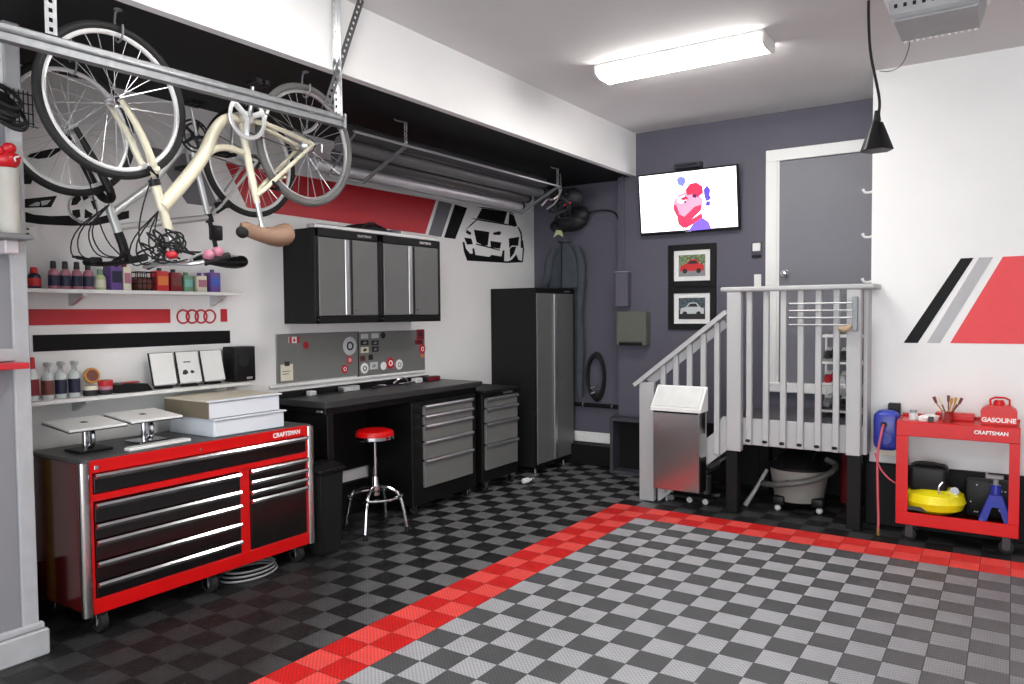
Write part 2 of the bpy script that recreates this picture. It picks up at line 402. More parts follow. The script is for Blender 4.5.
# rails
build(box1((-1.985,6.03,1.80), (-.845,6.16,1.838), .01), 'top_rail', G, t)
sl = math.atan(.768)
def slope_box(x0, z0, x1, z1, y0, y1, th):
    nx, nz = -math.sin(sl)*th, math.cos(sl)*th
    return MB().prism([(x0,z0),(x1,z1),(x1+nx,z1+nz),(x0+nx,z0+nz)], 'y', y0, y1)
build(slope_box(-2.745,.99,-1.935,1.625,6.045,6.15,.035), 'sloping_handrail', G, t)
build(slope_box(-2.62,1.005,-1.945,1.52,6.114,6.135,.065), 'sloping_sub_rail', G, t)
# rail running back to the wall
build(box1((-.93,6.12,.56), (-.90,YF-.055,1.80), .003), 'side_board', G, t)
build(box1((-.93,6.16,1.80), (-.845,YF-.003,1.838), .006), 'side_rail', G, t)

# rod rack on the right post
t = thing('rod_rack', 'small rack of four grey rods fixed across the balusters under the top rail', 'drying rack', (-.97,6.05,1.6))
for i in range(4):
    z = 1.535+i*.0545
    build(MB().tube([(-1.45,6.055,z), (-.985,6.02,z)], .007, 8), 'rod', alum, t)
build(box1((-.99,6.01,1.49), (-.955,6.038,1.745), .003), 'bracket', galv, t)
mb = MB().tube([(-1.08,6.02,1.51), (-1.03,6.0,1.50), (-1.0,6.0,1.53)], [.02,.026,.014], 8, 1)
tag(build(mb, 'work_glove', mat('glove_tan',(170,150,120),.8), loc=(-1.04,6.0,1.49)), 'small tan glove hung over the end of the rod rack', 'glove')

# shoe rack on the landing
t = thing('shoe_rack', 'white shoe rack standing on the landing behind the right balusters', 'shoe rack', (-1.12,6.8,.76))
for z in (.80, 1.0, 1.2, 1.42):
    build(box1((-1.355,6.62,z), (-.93,6.93,z+.018), .003), 'shelf', trim_white, t)
for x in (-1.355,-.948):
    for y in (6.62,6.912): build(box1((x,y,.76), (x+.018,y+.018,1.44), .003), 'leg', trim_white, t)
def shoe(x, y, z, m, m2, label, w=.045, rz=0):
    s = thing('shoe', label, 'shoe', (x,y,z), 'shoes on the landing rack'); s.rotation_euler.z = rz
    build(MB().box((-w,-.13,0), (w,.13,.022), .01, seg=2), 'sole', m2, s, world=False)
    mb = MB().tube([(0,-.115,.04), (0,-.07,.05), (0,-.01,.06), (0,.05,.078), (0,.10,.07)], [.022,.036,.04,.042,.034], 12, 1)
    build(mb, 'upper', m, s, world=False)
    mb = MB()
    for k in range(4): mb.box((-.022,-.05+k*.022,.088+k*.006), (.022,-.042+k*.022,.097+k*.006), .002)
    build(mb, 'laces', paper, s, world=False)
shoe(-1.29,6.78,.818, P_['grey'], P_['dark'], 'grey shoe, left one on the lowest shelf of the rack')
shoe(-1.17,6.78,.818, P_['dark'], P_['dark'], 'dark shoe, right one on the lowest shelf of the rack')
shoe(-1.29,6.78,1.018, decal_dred, paper, 'red sports shoe on the middle shelf of the rack')
shoe(-1.17,6.78,1.018, P_['lgrey'], paper, 'light grey sports shoe on the middle shelf of the rack')
shoe(-1.29,6.78,1.218, P_['dark'], P_['grey'], 'black shoe, left one on the upper shelf of the rack')
shoe(-1.17,6.78,1.218, P_['dark'], P_['dark'], 'black shoe, right one on the upper shelf of the rack')

# ------------------------------------------------------------------ back wall things
# television
t = thing('television', 'wall mounted flat television showing a red and blue figure on white', 'television', (-2.66,7.08,2.70))
TM = Matrix.Translation((-2.645,7.04,2.705)) @ Matrix.Rotation(math.radians(7), 4, 'X') 
def tvb(a, b, bev=.003): return MB().box(a, b, bev, M=TM)
build(tvb((-.502,.0,-.300), (.502,.04,.300), .006), 'casing', blk_satin, t)
build(tvb((-.484,-.004,-.272), (.484,0,.284), 0), 'screen', screen_e, t)
mb = MB()
mb.box((-.12,.04,-.1), (.12,.1,.1), .004, M=TM); build(mb, 'wall_mount', blk_satin, t)
def fig(name, polys, rgb, y=-.006, s=.6):
    mb = MB()
    for p in polys: mb.prism([(((q[0]-222)*1.12+224-216)/372, -((q[1]-205)*1.10+202-186)/378) for q in p], 'y', y, y-.0015, M=TM)
    build(mb, name, emit('screen_'+name, rgb, s), t)
fig('image_face', [[(170,190),(186,168),(214,158),(246,166),(268,186),(264,215),(240,240),(200,240),(176,220)]], (236,140,165), -.0045)
fig('image_hat', [[(212,152),(228,134),(250,132),(268,146),(270,168),(250,180),(238,168),(218,170)],[(190,180),(212,172),(222,182),(204,186)]], (214,44,74), -.006)
fig('image_scarf', [[(180,225),(205,240),(240,210),(262,205),(262,222),(215,262),(200,278),(184,262)],[(196,268),(262,232),(266,246),(232,266),(208,278)],[(170,196),(180,200),(188,226),(180,236),(170,214)]], (222,52,84), -.0075)
fig('image_pompom', [[(184,116),(196,106),(212,112),(214,128),(204,140),(190,134)]], (110,116,196), -.006)
fig('image_shoulder', [[(215,288),(236,262),(262,246),(284,262),(292,286)]], (112,88,206), -.006)
fig('image_ear_flap', [[(272,158),(284,144),(294,160),(290,176),(296,188),(280,196),(274,180)],[(280,196),(292,196),(290,212),(276,208)]], (80,66,190), -.009)
fig('image_eyes', [[(186,176),(208,170),(214,186),(198,196),(184,190)]], (250,250,255), -.0055, 1.0)
fig('image_marks', [[(202,190),(214,186),(212,196)],[(236,168),(250,170),(246,182),(234,178)],[(174,206),(182,208),(180,214)]], (60,40,90), -.009)
build(tvb((-.03,-.003,-.292), (.03,0,-.285), 0), 'logo_bar', alum, t)
t = thing('cable_box', 'small dark box mounted on the wall just above the television', 'media box', (-2.66,7.12,3.03))
build(box1((-2.79,7.06,3.035), (-2.52,7.15,3.085), .004), 'body', mat('dark_slate_plastic',(58,54,70),.4), t)
build(box1((-2.77,7.056,3.048), (-2.54,7.06,3.07), .002), 'front_panel', blk_gloss, t)

# framed pictures
def frame(z0, z1, label, car, sky, ground):
    t = thing('picture_frame', label, 'picture', (-2.63,YB,z0), 'framed car pictures under the television')
    x0, x1 = -2.872, -2.388; w = .058; mb = MB()
    mb.box((x0,YB-.03,z0), (x0+w,YB,z1), .004).box((x1-w,YB-.03,z0), (x1,YB,z1), .004)
    mb.box((x0+w,YB-.03,z0), (x1-w,YB,z0+w), .004).box((x0+w,YB-.03,z1-w), (x1-w,YB,z1), .004)
    build(mb, 'frame', blk_satin, t)
    build(box1((x0+w,YB-.014,z0+w), (x1-w,YB-.01,z1-w), 0), 'mat_board', paper, t)
    a, b, c, d = x0+w+.05, x1-w-.05, z0+w+.045, z1-w-.045
    ph = build(box1((a,YB-.018,c), (b,YB-.015,d), 0), 'photograph', sky, t)
    W, H = b-a, d-c
    def pp(ps, y): return MB().prism([(a+W*u, c+H*v) for u, v in ps], 'y', YB-.018, YB-.018-y)
    build(pp([(0,0),(1,0),(1,.38),(0,.42)], .001), 'photo_ground', ground, ph)
    build(pp([(.05,.25),(.08,.5),(.28,.58),(.42,.78),(.68,.78),(.82,.56),(.95,.5),(.96,.25)], .002), 'photo_car', car, ph)
    build(pp([(.34,.58),(.45,.73),(.66,.73),(.74,.58)], .003), 'photo_glass', P_['dark'], ph)
    for u in (.24,.76):
        build(pp([(u+.09*math.cos(k*PI/6), .25+.12*math.sin(k*PI/6)) for k in range(12)], .0035), 'photo_wheel', P_['dark'], ph)
frame(1.885,2.30, 'black framed picture of a red car, upper of the pair under the television', P_['red'], mat('photo_trees',(110,128,92),.5,var=.9,scale=45), P_['grey'])
frame(1.465,1.88, 'black framed picture of a pale blue car, lower of the pair under the television', P_['lgrey'], mat('photo_dusk',(70,84,90),.4,var=.9,scale=45), P_['dark'])

t = thing('alarm_keypad', 'white keypad over a dark plate on the wall left of the door', 'keypad', (-2.0,YB,2.2))
build(box1((-2.055,YB-.008,2.135), (-1.955,YB,2.285), .003), 'wall_plate', mat('keypad_back',(60,58,70),.4), t)
build(box1((-2.04,YB-.028,2.20), (-1.97,YB-.008,2.275), .005), 'keypad_body', trim_white, t)
build(box1((-2.045,YB-.03,2.145), (-1.965,YB-.008,2.165), .003), 'lower_cover', blk_satin, t)
t = thing('light_switch', 'white switch plate low on the wall beside the door frame', 'switch', (-2.0,YB,1.90))
build(box1((-2.03,YB-.008,1.87), (-1.965,YB,1.985), .003), 'plate', trim_white, t)
for z in (1.895,1.945): build(box1((-2.005,YB-.014,z), (-1.985,YB-.008,z+.022), .002), 'toggle', trim_white, t)

t = thing('electrical_box', 'tall narrow box painted like the purple wall, above the olive cabinet', 'electrical box', (-3.35,YB,1.7))
build(box1((-3.42,YB-.10,1.70), (-3.28,YB,2.05), .006), 'body', purple, t)
build(box1((-3.425,YB-.105,2.05), (-3.275,YB,2.06), .002), 'lid', mat('lid_grey',(150,150,156),.4), t)
build(MB().cyl((-3.35,YB-.05,2.06), (-3.35,YB-.05,ZS), .009), 'conduit', purple, t)
t = thing('wall_cabinet_box', 'olive grey metal box mounted on the purple wall below the narrow one', 'metal box', (-3.23,YB,1.3))
build(box1((-3.40,YB-.12,1.30), (-3.07,YB,1.65), .008), 'body', olive, t)
build(box1((-3.385,YB-.128,1.345), (-3.085,YB-.12,1.635), .004), 'door_panel', olive, t)
build(box1((-3.36,YB-.131,1.302), (-3.11,YB-.12,1.335), .002), 'painted_gap_shadow', blk_satin, t)  # solid black strip stands in for the shaded gap below the door

# hose coil
t = thing('hose_coil', 'oval coil of black hose hanging on the recessed purple wall', 'hose', (-3.745,YR-.05,1.2))
mb = MB()
for k in range(4): mb.torus((-3.745,YR-.03-.016*k,.945+.004*k), .10, .011, (0,1,0), 40, 8, (1,2.45-.08*k,1))
build(mb, 'coil', blk_rub, t)
build(MB().cyl((-3.745,YR-.09,1.165), (-3.745,YR,1.165), .012), 'peg', blk_satin, t)
for z in (.83,.77): build(MB().cyl((-3.77,YR-.115,z), (-3.71,YR-.115,z+.02), .014), 'fitting', chrome, t)
t = thing('wall_pipe', 'dark horizontal pipe along the foot of the recessed purple wall', 'pipe', (-3.8,YR-.04,.62))
build(MB().cyl((-4.54,YR-.045,.635), (-3.44,YR-.045,.635), .022), 'pipe_run', blk_satin, t)
for x in (-4.3,-3.9,-3.55): build(MB().torus((x,YR-.045,.635), .024, .006, (1,0,0), 20, 6).box((x-.01,YR-.03,.62), (x+.01,YR,.65), .002), 'clamp', galv, t)
t = thing('black_crate', 'low dark open fronted box against the purple wall left of the stairs', 'crate', (-3.2,6.9,0))
mb = MB().box((-3.42,6.92,0), (-3.385,7.09,.57), .003).box((-2.98,6.92,0), (-2.945,7.09,.57), .003).box((-3.385,6.92,.535), (-2.98,7.09,.57), .003).box((-3.385,6.92,0), (-2.98,7.09,.03), .003)
build(mb, 'carcass', mat('crate_slate',(62,61,70),.6), t)
build(box1((-3.385,7.075,.03), (-2.98,7.09,.535), 0), 'back_panel', black_paint, t)

# jacket, bags hanging behind the locker
def loft(rings, n=28):
    tb = bmesh.new(); rows = []
    for (cx, cy, cz, rx, ry, fold, ph) in rings:
        rows.append([tb.verts.new((cx+rx*math.cos(2*PI*j/n)*(1+fold*math.sin(5*2*PI*j/n+ph)), cy+ry*math.sin(2*PI*j/n)*(1+fold*1.6*math.sin(7*2*PI*j/n+ph)), cz)) for j in range(n)])
    for i in range(len(rows)-1):
        for j in range(n): tb.faces.new((rows[i][j], rows[i][(j+1)%n], rows[i+1][(j+1)%n], rows[i+1][j]))
    tb.faces.new(rows[0][::-1]); tb.faces.new(rows[-1]); return MB()._add(tb)
t = thing('jacket', 'long grey blue jacket hanging on the recessed wall behind the tall locker', 'jacket', (-4.08,7.18,2.4))
rg = []
for k in range(6):
    z = 2.40-k*.098; rg.append((-4.08,7.20,z, .05 if k == 0 else .15+.016*k, .045+.004*k, .05+.015*k, .5*math.sin(k*.7)))
build(loft(rg), 'body', cloth_g, t)
mb = MB().tube([(-3.95,7.19,2.34), (-3.88,7.19,2.2), (-3.89,7.19,1.9), (-3.915,7.19,1.6), (-3.895,7.19,1.25), (-3.92,7.19,.95), (-3.905,7.19,.72)], [.045,.05,.045,.04,.045,.04,.032], 12, 1)
build(mb, 'sleeve', cloth_g, t)
mb = MB().tube([(-4.2,7.17,2.34), (-4.27,7.15,2.2), (-4.27,7.14,2.05), (-4.31,7.12,1.95)], [.045,.05,.045,.04], 12, 1)
build(mb, 'sleeve', cloth_g, t)
build(MB().torus((-4.08,7.17,2.42), .055, .02, (0,0,1), 20, 8), 'collar', cloth_g, t)
build(MB().tube([(-4.08,7.1,2.40), (-4.08,7.10,2.1), (-4.08,7.09,1.92)], .006, 6), 'zip', blk_satin, t)
t = thing('backpack', 'black rounded bag hanging high on the wall above the grey jacket', 'bag', (-4.0,7.1,2.75))
mb = MB().sph((-3.98,7.13,2.63), .2, (1.0,.5,.6), 20).sph((-3.88,7.12,2.68), .12, (1.1,.6,.8), 16).sph((-4.1,7.12,2.58), .11, (1.2,.6,.7), 16)
build(mb, 'body', cloth_k, t)
build(MB().tube([(-4.12,7.02,2.6), (-4.0,6.98,2.53), (-3.86,7.02,2.6)], .012, 8, 2), 'strap', cloth_k, t)
build(MB().prism([(-4.14,2.45),(-4.10,2.53),(-4.04,2.52),(-4.02,2.45),(-4.08,2.485)], 'y', 7.03, 7.045), 'yellow_tag', P_['lime'], t)
t = thing('cable_hook', 'thin dark cable arching from a shiny hook along the recessed wall', 'cable', (-3.75,7.25,2.7))
build(MB().tube([(-3.85,7.22,2.70), (-3.75,7.25,2.73), (-3.6,7.27,2.73), (-3.5,7.28,2.68), (-3.46,7.28,2.5)], .008, 8, 2), 'cable', blk_rub, t)
build(MB().sph((-3.85,7.2,2.71), .018, (1,1,1), 12).cyl((-3.85,7.2,2.71), (-3.85,YR,2.71), .008), 'hook', chrome, t)

# ------------------------------------------------------------------ wall stripes and decals
def decal(polys, ax, v0, v1, m, label, cat='wall decal', loc=None, group=None):
    mb = MB()
    for p in polys: mb.prism(p, ax, v0, v1)
    p = polys[0][0]
    base = (v0, p[0], p[1]) if ax == 'x' else (p[0], v0, p[1])
    return tag(build(mb, 'wall_decal', m, loc=base, smooth=False), label, cat, group)
yw = YF-.0005
decal([[(-.325,2.012),(-.246,2.012),(-.594,1.395),(-.688,1.395)]], 'y', yw, yw-.002, decal_blk, 'slanted black stripe on the right white wall, leftmost of the stripes')
decal([[(-.213,2.012),(-.128,2.012),(-.449,1.397),(-.533,1.397)]], 'y', yw, yw-.002, decal_grey, 'slanted light grey stripe on the right white wall')
decal([[(-.070,2.012),(2.4,2.012),(2.1,1.398),(-.385,1.398)]], 'y', yw, yw-.002, decal_red, 'long red slanted panel painted on the right white wall')
xw = XL+.0005; xo = XL+.003
decal([[(1.76,1.690),(2.838,1.690),(2.838,1.600),(1.76,1.600)]], 'x', xw, xo, decal_dred, 'long red band on the left wall just under the upper shelf')
decal([[(3.21,1.690),(3.262,1.690),(3.262,1.602),(3.21,1.602)]], 'x', xw, xo, decal_dred, 'short red block on the left wall right of the four rings')
decal([[(2.012,1.546),(3.281,1.540),(3.281,1.452),(2.012,1.452)]], 'x', xw, xo, decal_blk, 'long black band on the left wall above the lower shelf')
mb = MB()
for k in range(4): mb.torus((XL+.002,2.929+k*.0655,1.640), .043, .0062, (1,0,0), 40, 6)
tag(build(mb, 'ring_emblem', decal_dred, loc=(XL,3.03,1.64)), 'four interlocked red rings on the left wall under the upper shelf', 'emblem')
decal([[(3.275,2.70),(5.556,2.714),(5.392,2.381),(3.455,2.395)]], 'x', xw, xo, decal_dred, 'wide deep red panel on the left wall above the hanging cabinets')
decal([[(5.60,2.712),(5.80,2.706),(5.627,2.372),(5.44,2.378)]], 'x', xw, xo, decal_mid, 'slanted grey stripe right of the deep red wall panel')
decal([[(5.845,2.705),(6.042,2.692),(5.842,2.369),(5.672,2.371)]], 'x', xw, xo, decal_blk, 'slanted black stripe beside the black car picture on the left wall')
decal([[(2.72,2.71),(3.04,2.71),(3.22,2.385),(2.98,2.385)]], 'x', xw, xo, decal_mid, 'slanted dark grey stripe on the left wall behind the cream bicycle')
C2= [[(6.199, 2.604), (6.297, 2.718), (6.758, 2.733), (6.693, 2.6)], [(6.797, 2.72), (6.885, 2.703), (6.948, 2.597), (6.891, 2.583), (6.779, 2.591)], [(6.102, 2.599), (6.213, 2.601), (6.724, 2.599), (6.956, 2.589), (6.716, 2.585), (6.206, 2.588)], [(6.152, 2.486), (6.419, 2.486), (6.388, 2.344), (6.315, 2.339), (6.195, 2.364)], [(6.032, 2.474), (6.106, 2.452), (6.092, 2.426), (6.018, 2.445)], [(6.486, 2.483), (6.607, 2.51), (6.645, 2.492), (6.598, 2.467), (6.5, 2.463)], [(5.99, 2.394), (6.105, 2.394), (6.132, 2.339), (6.036, 2.328)], [(6.44, 2.395), (6.636, 2.392), (6.611, 2.325), (6.446, 2.327)], [(5.963, 2.349), (5.989, 2.351), (6.015, 2.286), (6.082, 2.241), (6.13, 2.244), (6.124, 2.297), (6.152, 2.299), (6.172, 2.234), (6.415, 2.227), (6.46, 2.251), (6.641, 2.244), (6.665, 2.311), (6.696, 2.313), (6.687, 2.199), (6.765, 2.199), (6.845, 2.225), (6.927, 2.283), (6.967, 2.227), (7.042, 2.217), (7.06, 2.363), (7.019, 2.361), (7.02, 2.437), (7.062, 2.449), (7.086, 2.351), (7.058, 2.205), (6.757, 2.181), (6.033, 2.169), (5.981, 2.26)], [(6.785, 2.446), (6.987, 2.48), (6.961, 2.379), (6.839, 2.375), (6.791, 2.341)], [(6.799, 2.333), (6.847, 2.363), (6.928, 2.368), (6.878, 2.289), (6.805, 2.236)]]
C2 += [[(5.998, 2.463), (6.012, 2.472), (6.101, 2.537), (6.192, 2.591), (6.206, 2.586), (6.108, 2.526)], [(6.956, 2.585), (6.981, 2.587), (7.038, 2.529), (7.053, 2.44), (7.028, 2.438), (7.013, 2.518)], [(6.229, 2.719), (6.297, 2.73), (6.766, 2.747), (6.893, 2.721), (6.877, 2.715), (6.75, 2.737), (6.297, 2.722)], [(6.188, 2.351), (6.387, 2.336), (6.611, 2.312), (6.611, 2.303), (6.38, 2.323), (6.18, 2.338)], [(6.161, 2.44), (6.411, 2.439), (6.411, 2.433), (6.161, 2.434)]]
C1= [[(1.973, 2.292), (2.164, 2.336), (2.13, 2.267), (1.998, 2.249), (1.972, 2.255)], [(1.971, 2.232), (2.04, 2.216), (2.129, 2.217), (2.226, 2.23), (2.244, 2.215), (2.286, 2.192), (2.335, 2.194), (2.375, 2.228), (2.457, 2.259), (2.583, 2.297), (2.582, 2.249), (2.374, 2.186), (2.238, 2.172), (2.073, 2.165), (1.97, 2.172)], [(2.253, 2.35), (2.291, 2.36), (2.298, 2.331), (2.272, 2.297), (2.24, 2.289)], [(2.301, 2.353), (2.335, 2.365), (2.343, 2.346), (2.313, 2.325)], [(2.245, 2.262), (2.287, 2.273), (2.291, 2.23), (2.27, 2.218), (2.248, 2.237)], [(2.318, 2.278), (2.364, 2.253), (2.348, 2.231), (2.314, 2.222)], [(2.353, 2.328), (2.383, 2.341), (2.391, 2.302), (2.373, 2.278)], [(1.978, 2.431), (2.021, 2.438), (2.046, 2.423), (2.028, 2.383), (1.985, 2.377)], [(2.014, 2.53), (2.03, 2.549), (2.114, 2.586), (2.19, 2.613), (2.201, 2.603), (2.134, 2.547), (2.071, 2.528)]]
HL= [[(2.011, 2.26), (2.055, 2.288), (2.073, 2.287), (2.066, 2.266)], [(2.077, 2.295), (2.131, 2.309), (2.108, 2.28), (2.081, 2.269)]]
b = decal(C2, 'x', xw, xo, decal_blk, 'black and white sticker of an off road car on the left wall beside the locker')
decal(C1, 'x', xw, xo, decal_blk, 'black sticker of a sports car on the left wall behind the bicycles')
b = tag(build(MB().torus((XL+.003,2.308,2.282), .082, .006, (1,0,0), 40, 6), 'wheel_decal', decal_grey, loc=(XL,2.308,2.282)), 'grey wheel ring of the sports car sticker behind the bicycles', 'wall decal')
decal(HL, 'x', xo, xo+.0015, decal_grey, 'grey headlight glints inside the sports car sticker')

# ------------------------------------------------------------------ shelves with bottles
def shelf(y0, y1, z, x1, label):
    t = thing('wall_shelf', label, 'shelf', (XL,(y0+y1)/2,z))
    build(box1((XL,y0,z-.022), (x1,y1,z), .002), 'board', shelf_w, t)
    for y in (y0+.45, y1-.12):
        build(MB().prism([(XL,z-.022),(x1-.03,z-.022),(x1-.03,z-.035),(XL+.02,z-.09),(XL,z-.09)], 'y', y, y+.02), 'bracket', alum, t)
shelf(1.76,3.25,1.800,-4.36,'upper white shelf on the left wall holding car care bottles')
shelf(1.76,3.30,1.190,-4.36,'lower white shelf on the left wall holding spray bottles and tins')
def bottle(y, z, h, r, body, cap, lab, label, x=-4.45, group='car care bottles on the upper shelf', trig=False):
    t = thing('bottle', label, 'bottle', (x,y,z), group)
    ch = h*.22
    build(MB().lathe([(r*.9,0),(r,.006),(r,h*.55),(r*.85,h*.66),(r*.38,h*.76),(r*.36,h-ch*.3)], n=18), 'body', body, t, world=False)
    build(MB().lathe([(r*1.02,h*.12),(r*1.02,h*.5)], n=18), 'bottle_label', lab, t, world=False)
    if trig:
        mb = MB().cyl((0,0,h*.74), (0,0,h*.86), r*.42).box((-.02,-.012,h*.86), (.034,.012,h*.98), .004).tube([(.012,0,h*.86), (.03,0,h*.8), (.028,0,h*.7)], .005, 6, 1).cyl((.034,0,h*.93), (.046,0,h*.93), .008)
        build(mb, 'spray_trigger', cap, t, world=False)
    else:
        build(MB().lathe([(r*.55,h*.74),(r*.58,h*.76),(r*.52,h),(r*.3,h+.003)], n=16), 'cap', cap, t, world=False)
zs = 1.8005
bottle(1.985,zs,.115,.033,P_['navy'],P_['red'],P_['red'],'short dark bottle with red cap, leftmost on the upper shelf')
for k, yy in enumerate((2.085,2.148,2.211,2.274)):
    bottle(yy,zs,.155,.027,P_['pink'],P_['dark'],P_['navy'], ['first','second','third','fourth'][k]+' from the left of the four dark capped bottles on the upper shelf')
bottle(2.343,zs,.12,.03,P_['lime'],P_['green'],P_['cream'],'pale green bottle beside the four dark capped ones')
def box_item(name, a, b, m, label, cat, group=None, band=None, lid=None):
    t = thing(name, label, cat, ((a[0]+b[0])/2,(a[1]+b[1])/2,a[2]), group)
    build(MB().box(a, b, .006, seg=2), 'body', m, t)
    if band: build(MB().box((b[0]-.002,a[1]+.006,a[2]+.3*(b[2]-a[2])), (b[0]+.0015,b[1]-.006,a[2]+.75*(b[2]-a[2])), 0), 'printed_band', band, t)
    if lid: build(MB().cyl(((a[0]+b[0])/2,(a[1]+b[1])/2,b[2]-.001), ((a[0]+b[0])/2,(a[1]+b[1])/2,b[2]+.02), .014), 'cap', lid, t)
    return t
g = 'cans and packs on the upper shelf'
box_item('wipes_pack',(-4.50,2.385,zs),(-4.41,2.455,zs+.15),P_['violet'],'purple pack standing on the upper shelf','pack',g,P_['navy'],P_['cream'])
box_item('wipes_pack',(-4.49,2.465,zs),(-4.42,2.515,zs+.14),P_['cream'],'white and pink pack right of the purple one','pack',g,P_['pink'],P_['maroon'])
t = thing('wire_basket', 'dark wire basket in the middle of the upper shelf', 'basket', (-4.45,2.59,zs))
mb = MB()
for k in range(4):
    z = zs+.008+k*.035; mb.tube([(-4.51,2.535,z),(-4.39,2.535,z),(-4.39,2.65,z),(-4.51,2.65,z),(-4.51,2.535,z)], .003, 6)
for k in range(5):
    y = 2.535+k*.0287; mb.cyl((-4.39,y,zs), (-4.39,y,zs+.115), .0025, n=6); mb.cyl((-4.51,y,zs), (-4.51,y,zs+.115), .0025, n=6)
build(mb, 'wire_frame', blk_satin, t)
build(MB().box((-4.5,2.545,zs+.003), (-4.40,2.64,zs+.08), .02, seg=3), 'cloth_filling', P_['brown'], t)
box_item('oil_can',(-4.49,2.67,zs),(-4.41,2.75,zs+.125),P_['red'],'bright red can on the upper shelf','can',g,P_['orange'],P_['dark'])
box_item('oil_can',(-4.49,2.765,zs),(-4.41,2.84,zs+.12),P_['maroon'],'brownish red can right of the bright red one','can',g,P_['brown'],P_['dark'])
box_item('oil_can',(-4.49,2.86,zs),(-4.42,2.925,zs+.105),P_['green'],'grey green can on the upper shelf','can',g,P_['teal'],P_['green'])
box_item('oil_can',(-4.49,2.955,zs),(-4.42,3.025,zs+.105),P_['cream'],'white can with a red print on the upper shelf','can',g,P_['pink'],P_['violet'])
box_item('oil_can',(-4.49,3.045,zs),(-4.41,3.12,zs+.13),P_['violet'],'purple can, rightmost on the upper shelf','can',g,P_['blue'],P_['violet'])
zl = 1.1905
bottle(1.955,zl,.235,.034,clear_p,decal_dred,P_['maroon'],'bottle with a red cap, leftmost on the lower shelf',group='spray bottles on the lower shelf')
for k, yy in enumerate((2.035,2.105,2.178)):
    bottle(yy,zl,.21,.030,clear_p,P_['lgrey'],P_['navy'] if k else P_['brown'], ['left','middle','right'][k]+' one of the three clear spray bottles on the lower shelf',group='spray bottles on the lower shelf',trig=True)
def tin(y, z, r, h, m, m2, label, x=-4.44, tilt=False):
    t = thing('wax_tin', label, 'tin', (x,y,z), 'wax tins on the lower shelf')
    M = Matrix.Rotation(math.radians(80), 4, 'Y') if tilt else Matrix()
    o = Vector((0,0,r)) if tilt else Vector((0,0,0)); T = Matrix.Translation(o) @ M
    build(MB().lathe([(r*.97,0),(r,.003),(r,h*.7),(r*.97,h*.7)], n=24, M=T), 'body', m, t, world=False)
    build(MB().lathe([(r*1.03,h*.6),(r*1.03,h),(r*.98,h+.003)], n=24, M=T), 'lid', m2, t, world=False)
    build(MB().lathe([(r*.75,h+.002),(r*.75,h+.0045)], n=24, M=T), 'lid_print', P_['brown'], t, world=False)
tin(2.262,zl,.038,.055,P_['dark'],P_['cream'],'dark and white jar left of the round wax tins')
tin(2.345,zl,.04,.045,P_['dark'],P_['pink'],'lower tin with a pink and white lid on the lower shelf')
tin(2.35,zl+.0485,.04,.03,P_['red'],pale_red,'flat red tin stacked on the pink lidded tin')
tin(2.29,zl+.062,.045,.03,P_['cream'],P_['gold'],'round gold faced tin leaning upright against the wall', x=-4.50, tilt=True)
t = thing('tool_case', 'low black case with a red strip lying on the lower shelf', 'case', (-4.45,2.56,zl))
build(MB().prism([(2.40,zl),(2.41,zl+.05),(2.44,zl+.058),(2.58,zl+.045),(2.615,zl)], 'x', -4.5, -4.39), 'body', blk_satin, t)
build(box1((-4.47,2.45,zl+.053), (-4.42,2.55,zl+.060), .002), 'red_strip', P_['red'], t)
for k, (y0, lab) in enumerate(((2.635,'left'),(2.812,'middle'),(2.986,'right'))):
    t = thing('display_stand', lab+' of three white cards on black stands on the lower shelf'+(', with a drawing' if k == 1 else ''), 'card stand', (-4.44,y0+.07,zl), 'white cards on stands on the lower shelf')
    M = Matrix.Translation((-4.43,y0,zl+.02)) @ Matrix.Rotation(math.radians(-14), 4, 'Y')
    build(MB().box((-.004,0,0), (.004,.166,.21), .002, M=M), 'back_plate', blk_satin, t)
    build(MB().box((.004,.008,.004), (.008,.162,.206), .001, M=M), 'card', paper, t)
    build(MB().box((-.03,.02,-.019), (.02,.125,-.004), .003, M=Matrix.Translation((-4.43,y0,zl+.02))), 'foot', blk_satin, t)
    build(MB().box((.004,.0,-.004), (.022,.145,.004), .002, M=M), 'ledge', chrome, t)
    if k == 1:
        mb = MB().box((.008,.05,.135), (.0088,.10,.142), 0, M=M).prism([(.03,.06),(.04,.085),(.06,.09),(.075,.07),(.055,.055)], 'x', .008, .0088, M=M).prism([(.085,.07),(.10,.085),(.12,.07),(.10,.06)], 'x', .008, .0088, M=M)
        build(mb, 'drawing', P_['dark'], t)
t = thing('speaker', 'black loudspeaker at the right end of the lower shelf', 'speaker', (-4.45,3.3,zl))
build(MB().box((-4.53,3.205,zl), (-4.40,3.375,zl+.24), .008, seg=2), 'cabinet', blk_satin, t)
build(MB().lathe([(.045,0),(.045,.004),(.03,.001),(.008,.003)], (-4.40,3.275,zl+.15), (1,0,0), 24), 'driver_cone', blk_rub, t)
build(box1((-4.4,3.30,zl+.015), (-4.397,3.345,zl+.03), 0), 'logo_plate', alum, t)
t = thing('shelf_bracket_box', 'small white box under the end of the lower shelf', 'bracket', (-4.45,3.1,1.1))
build(box1((XL,3.11,1.095), (-4.46,3.19,1.166), .004), 'body', trim_white, t)
build(box1((-4.46,3.12,1.105), (-4.456,3.18,1.155), .001), 'cover', shelf_w, t)
t = thing('power_outlet', 'white outlet box on the left wall above the first bottle', 'outlet', (XL,2.0,2.08))
build(box1((XL,1.96,2.08), (XL+.03,2.035,2.15), .004), 'plate', trim_white, t)
for z in (2.10,2.125): build(box1((XL+.03,1.985,z), (XL+.031,2.0,z+.01), 0), 'socket', P_['dark'], t)

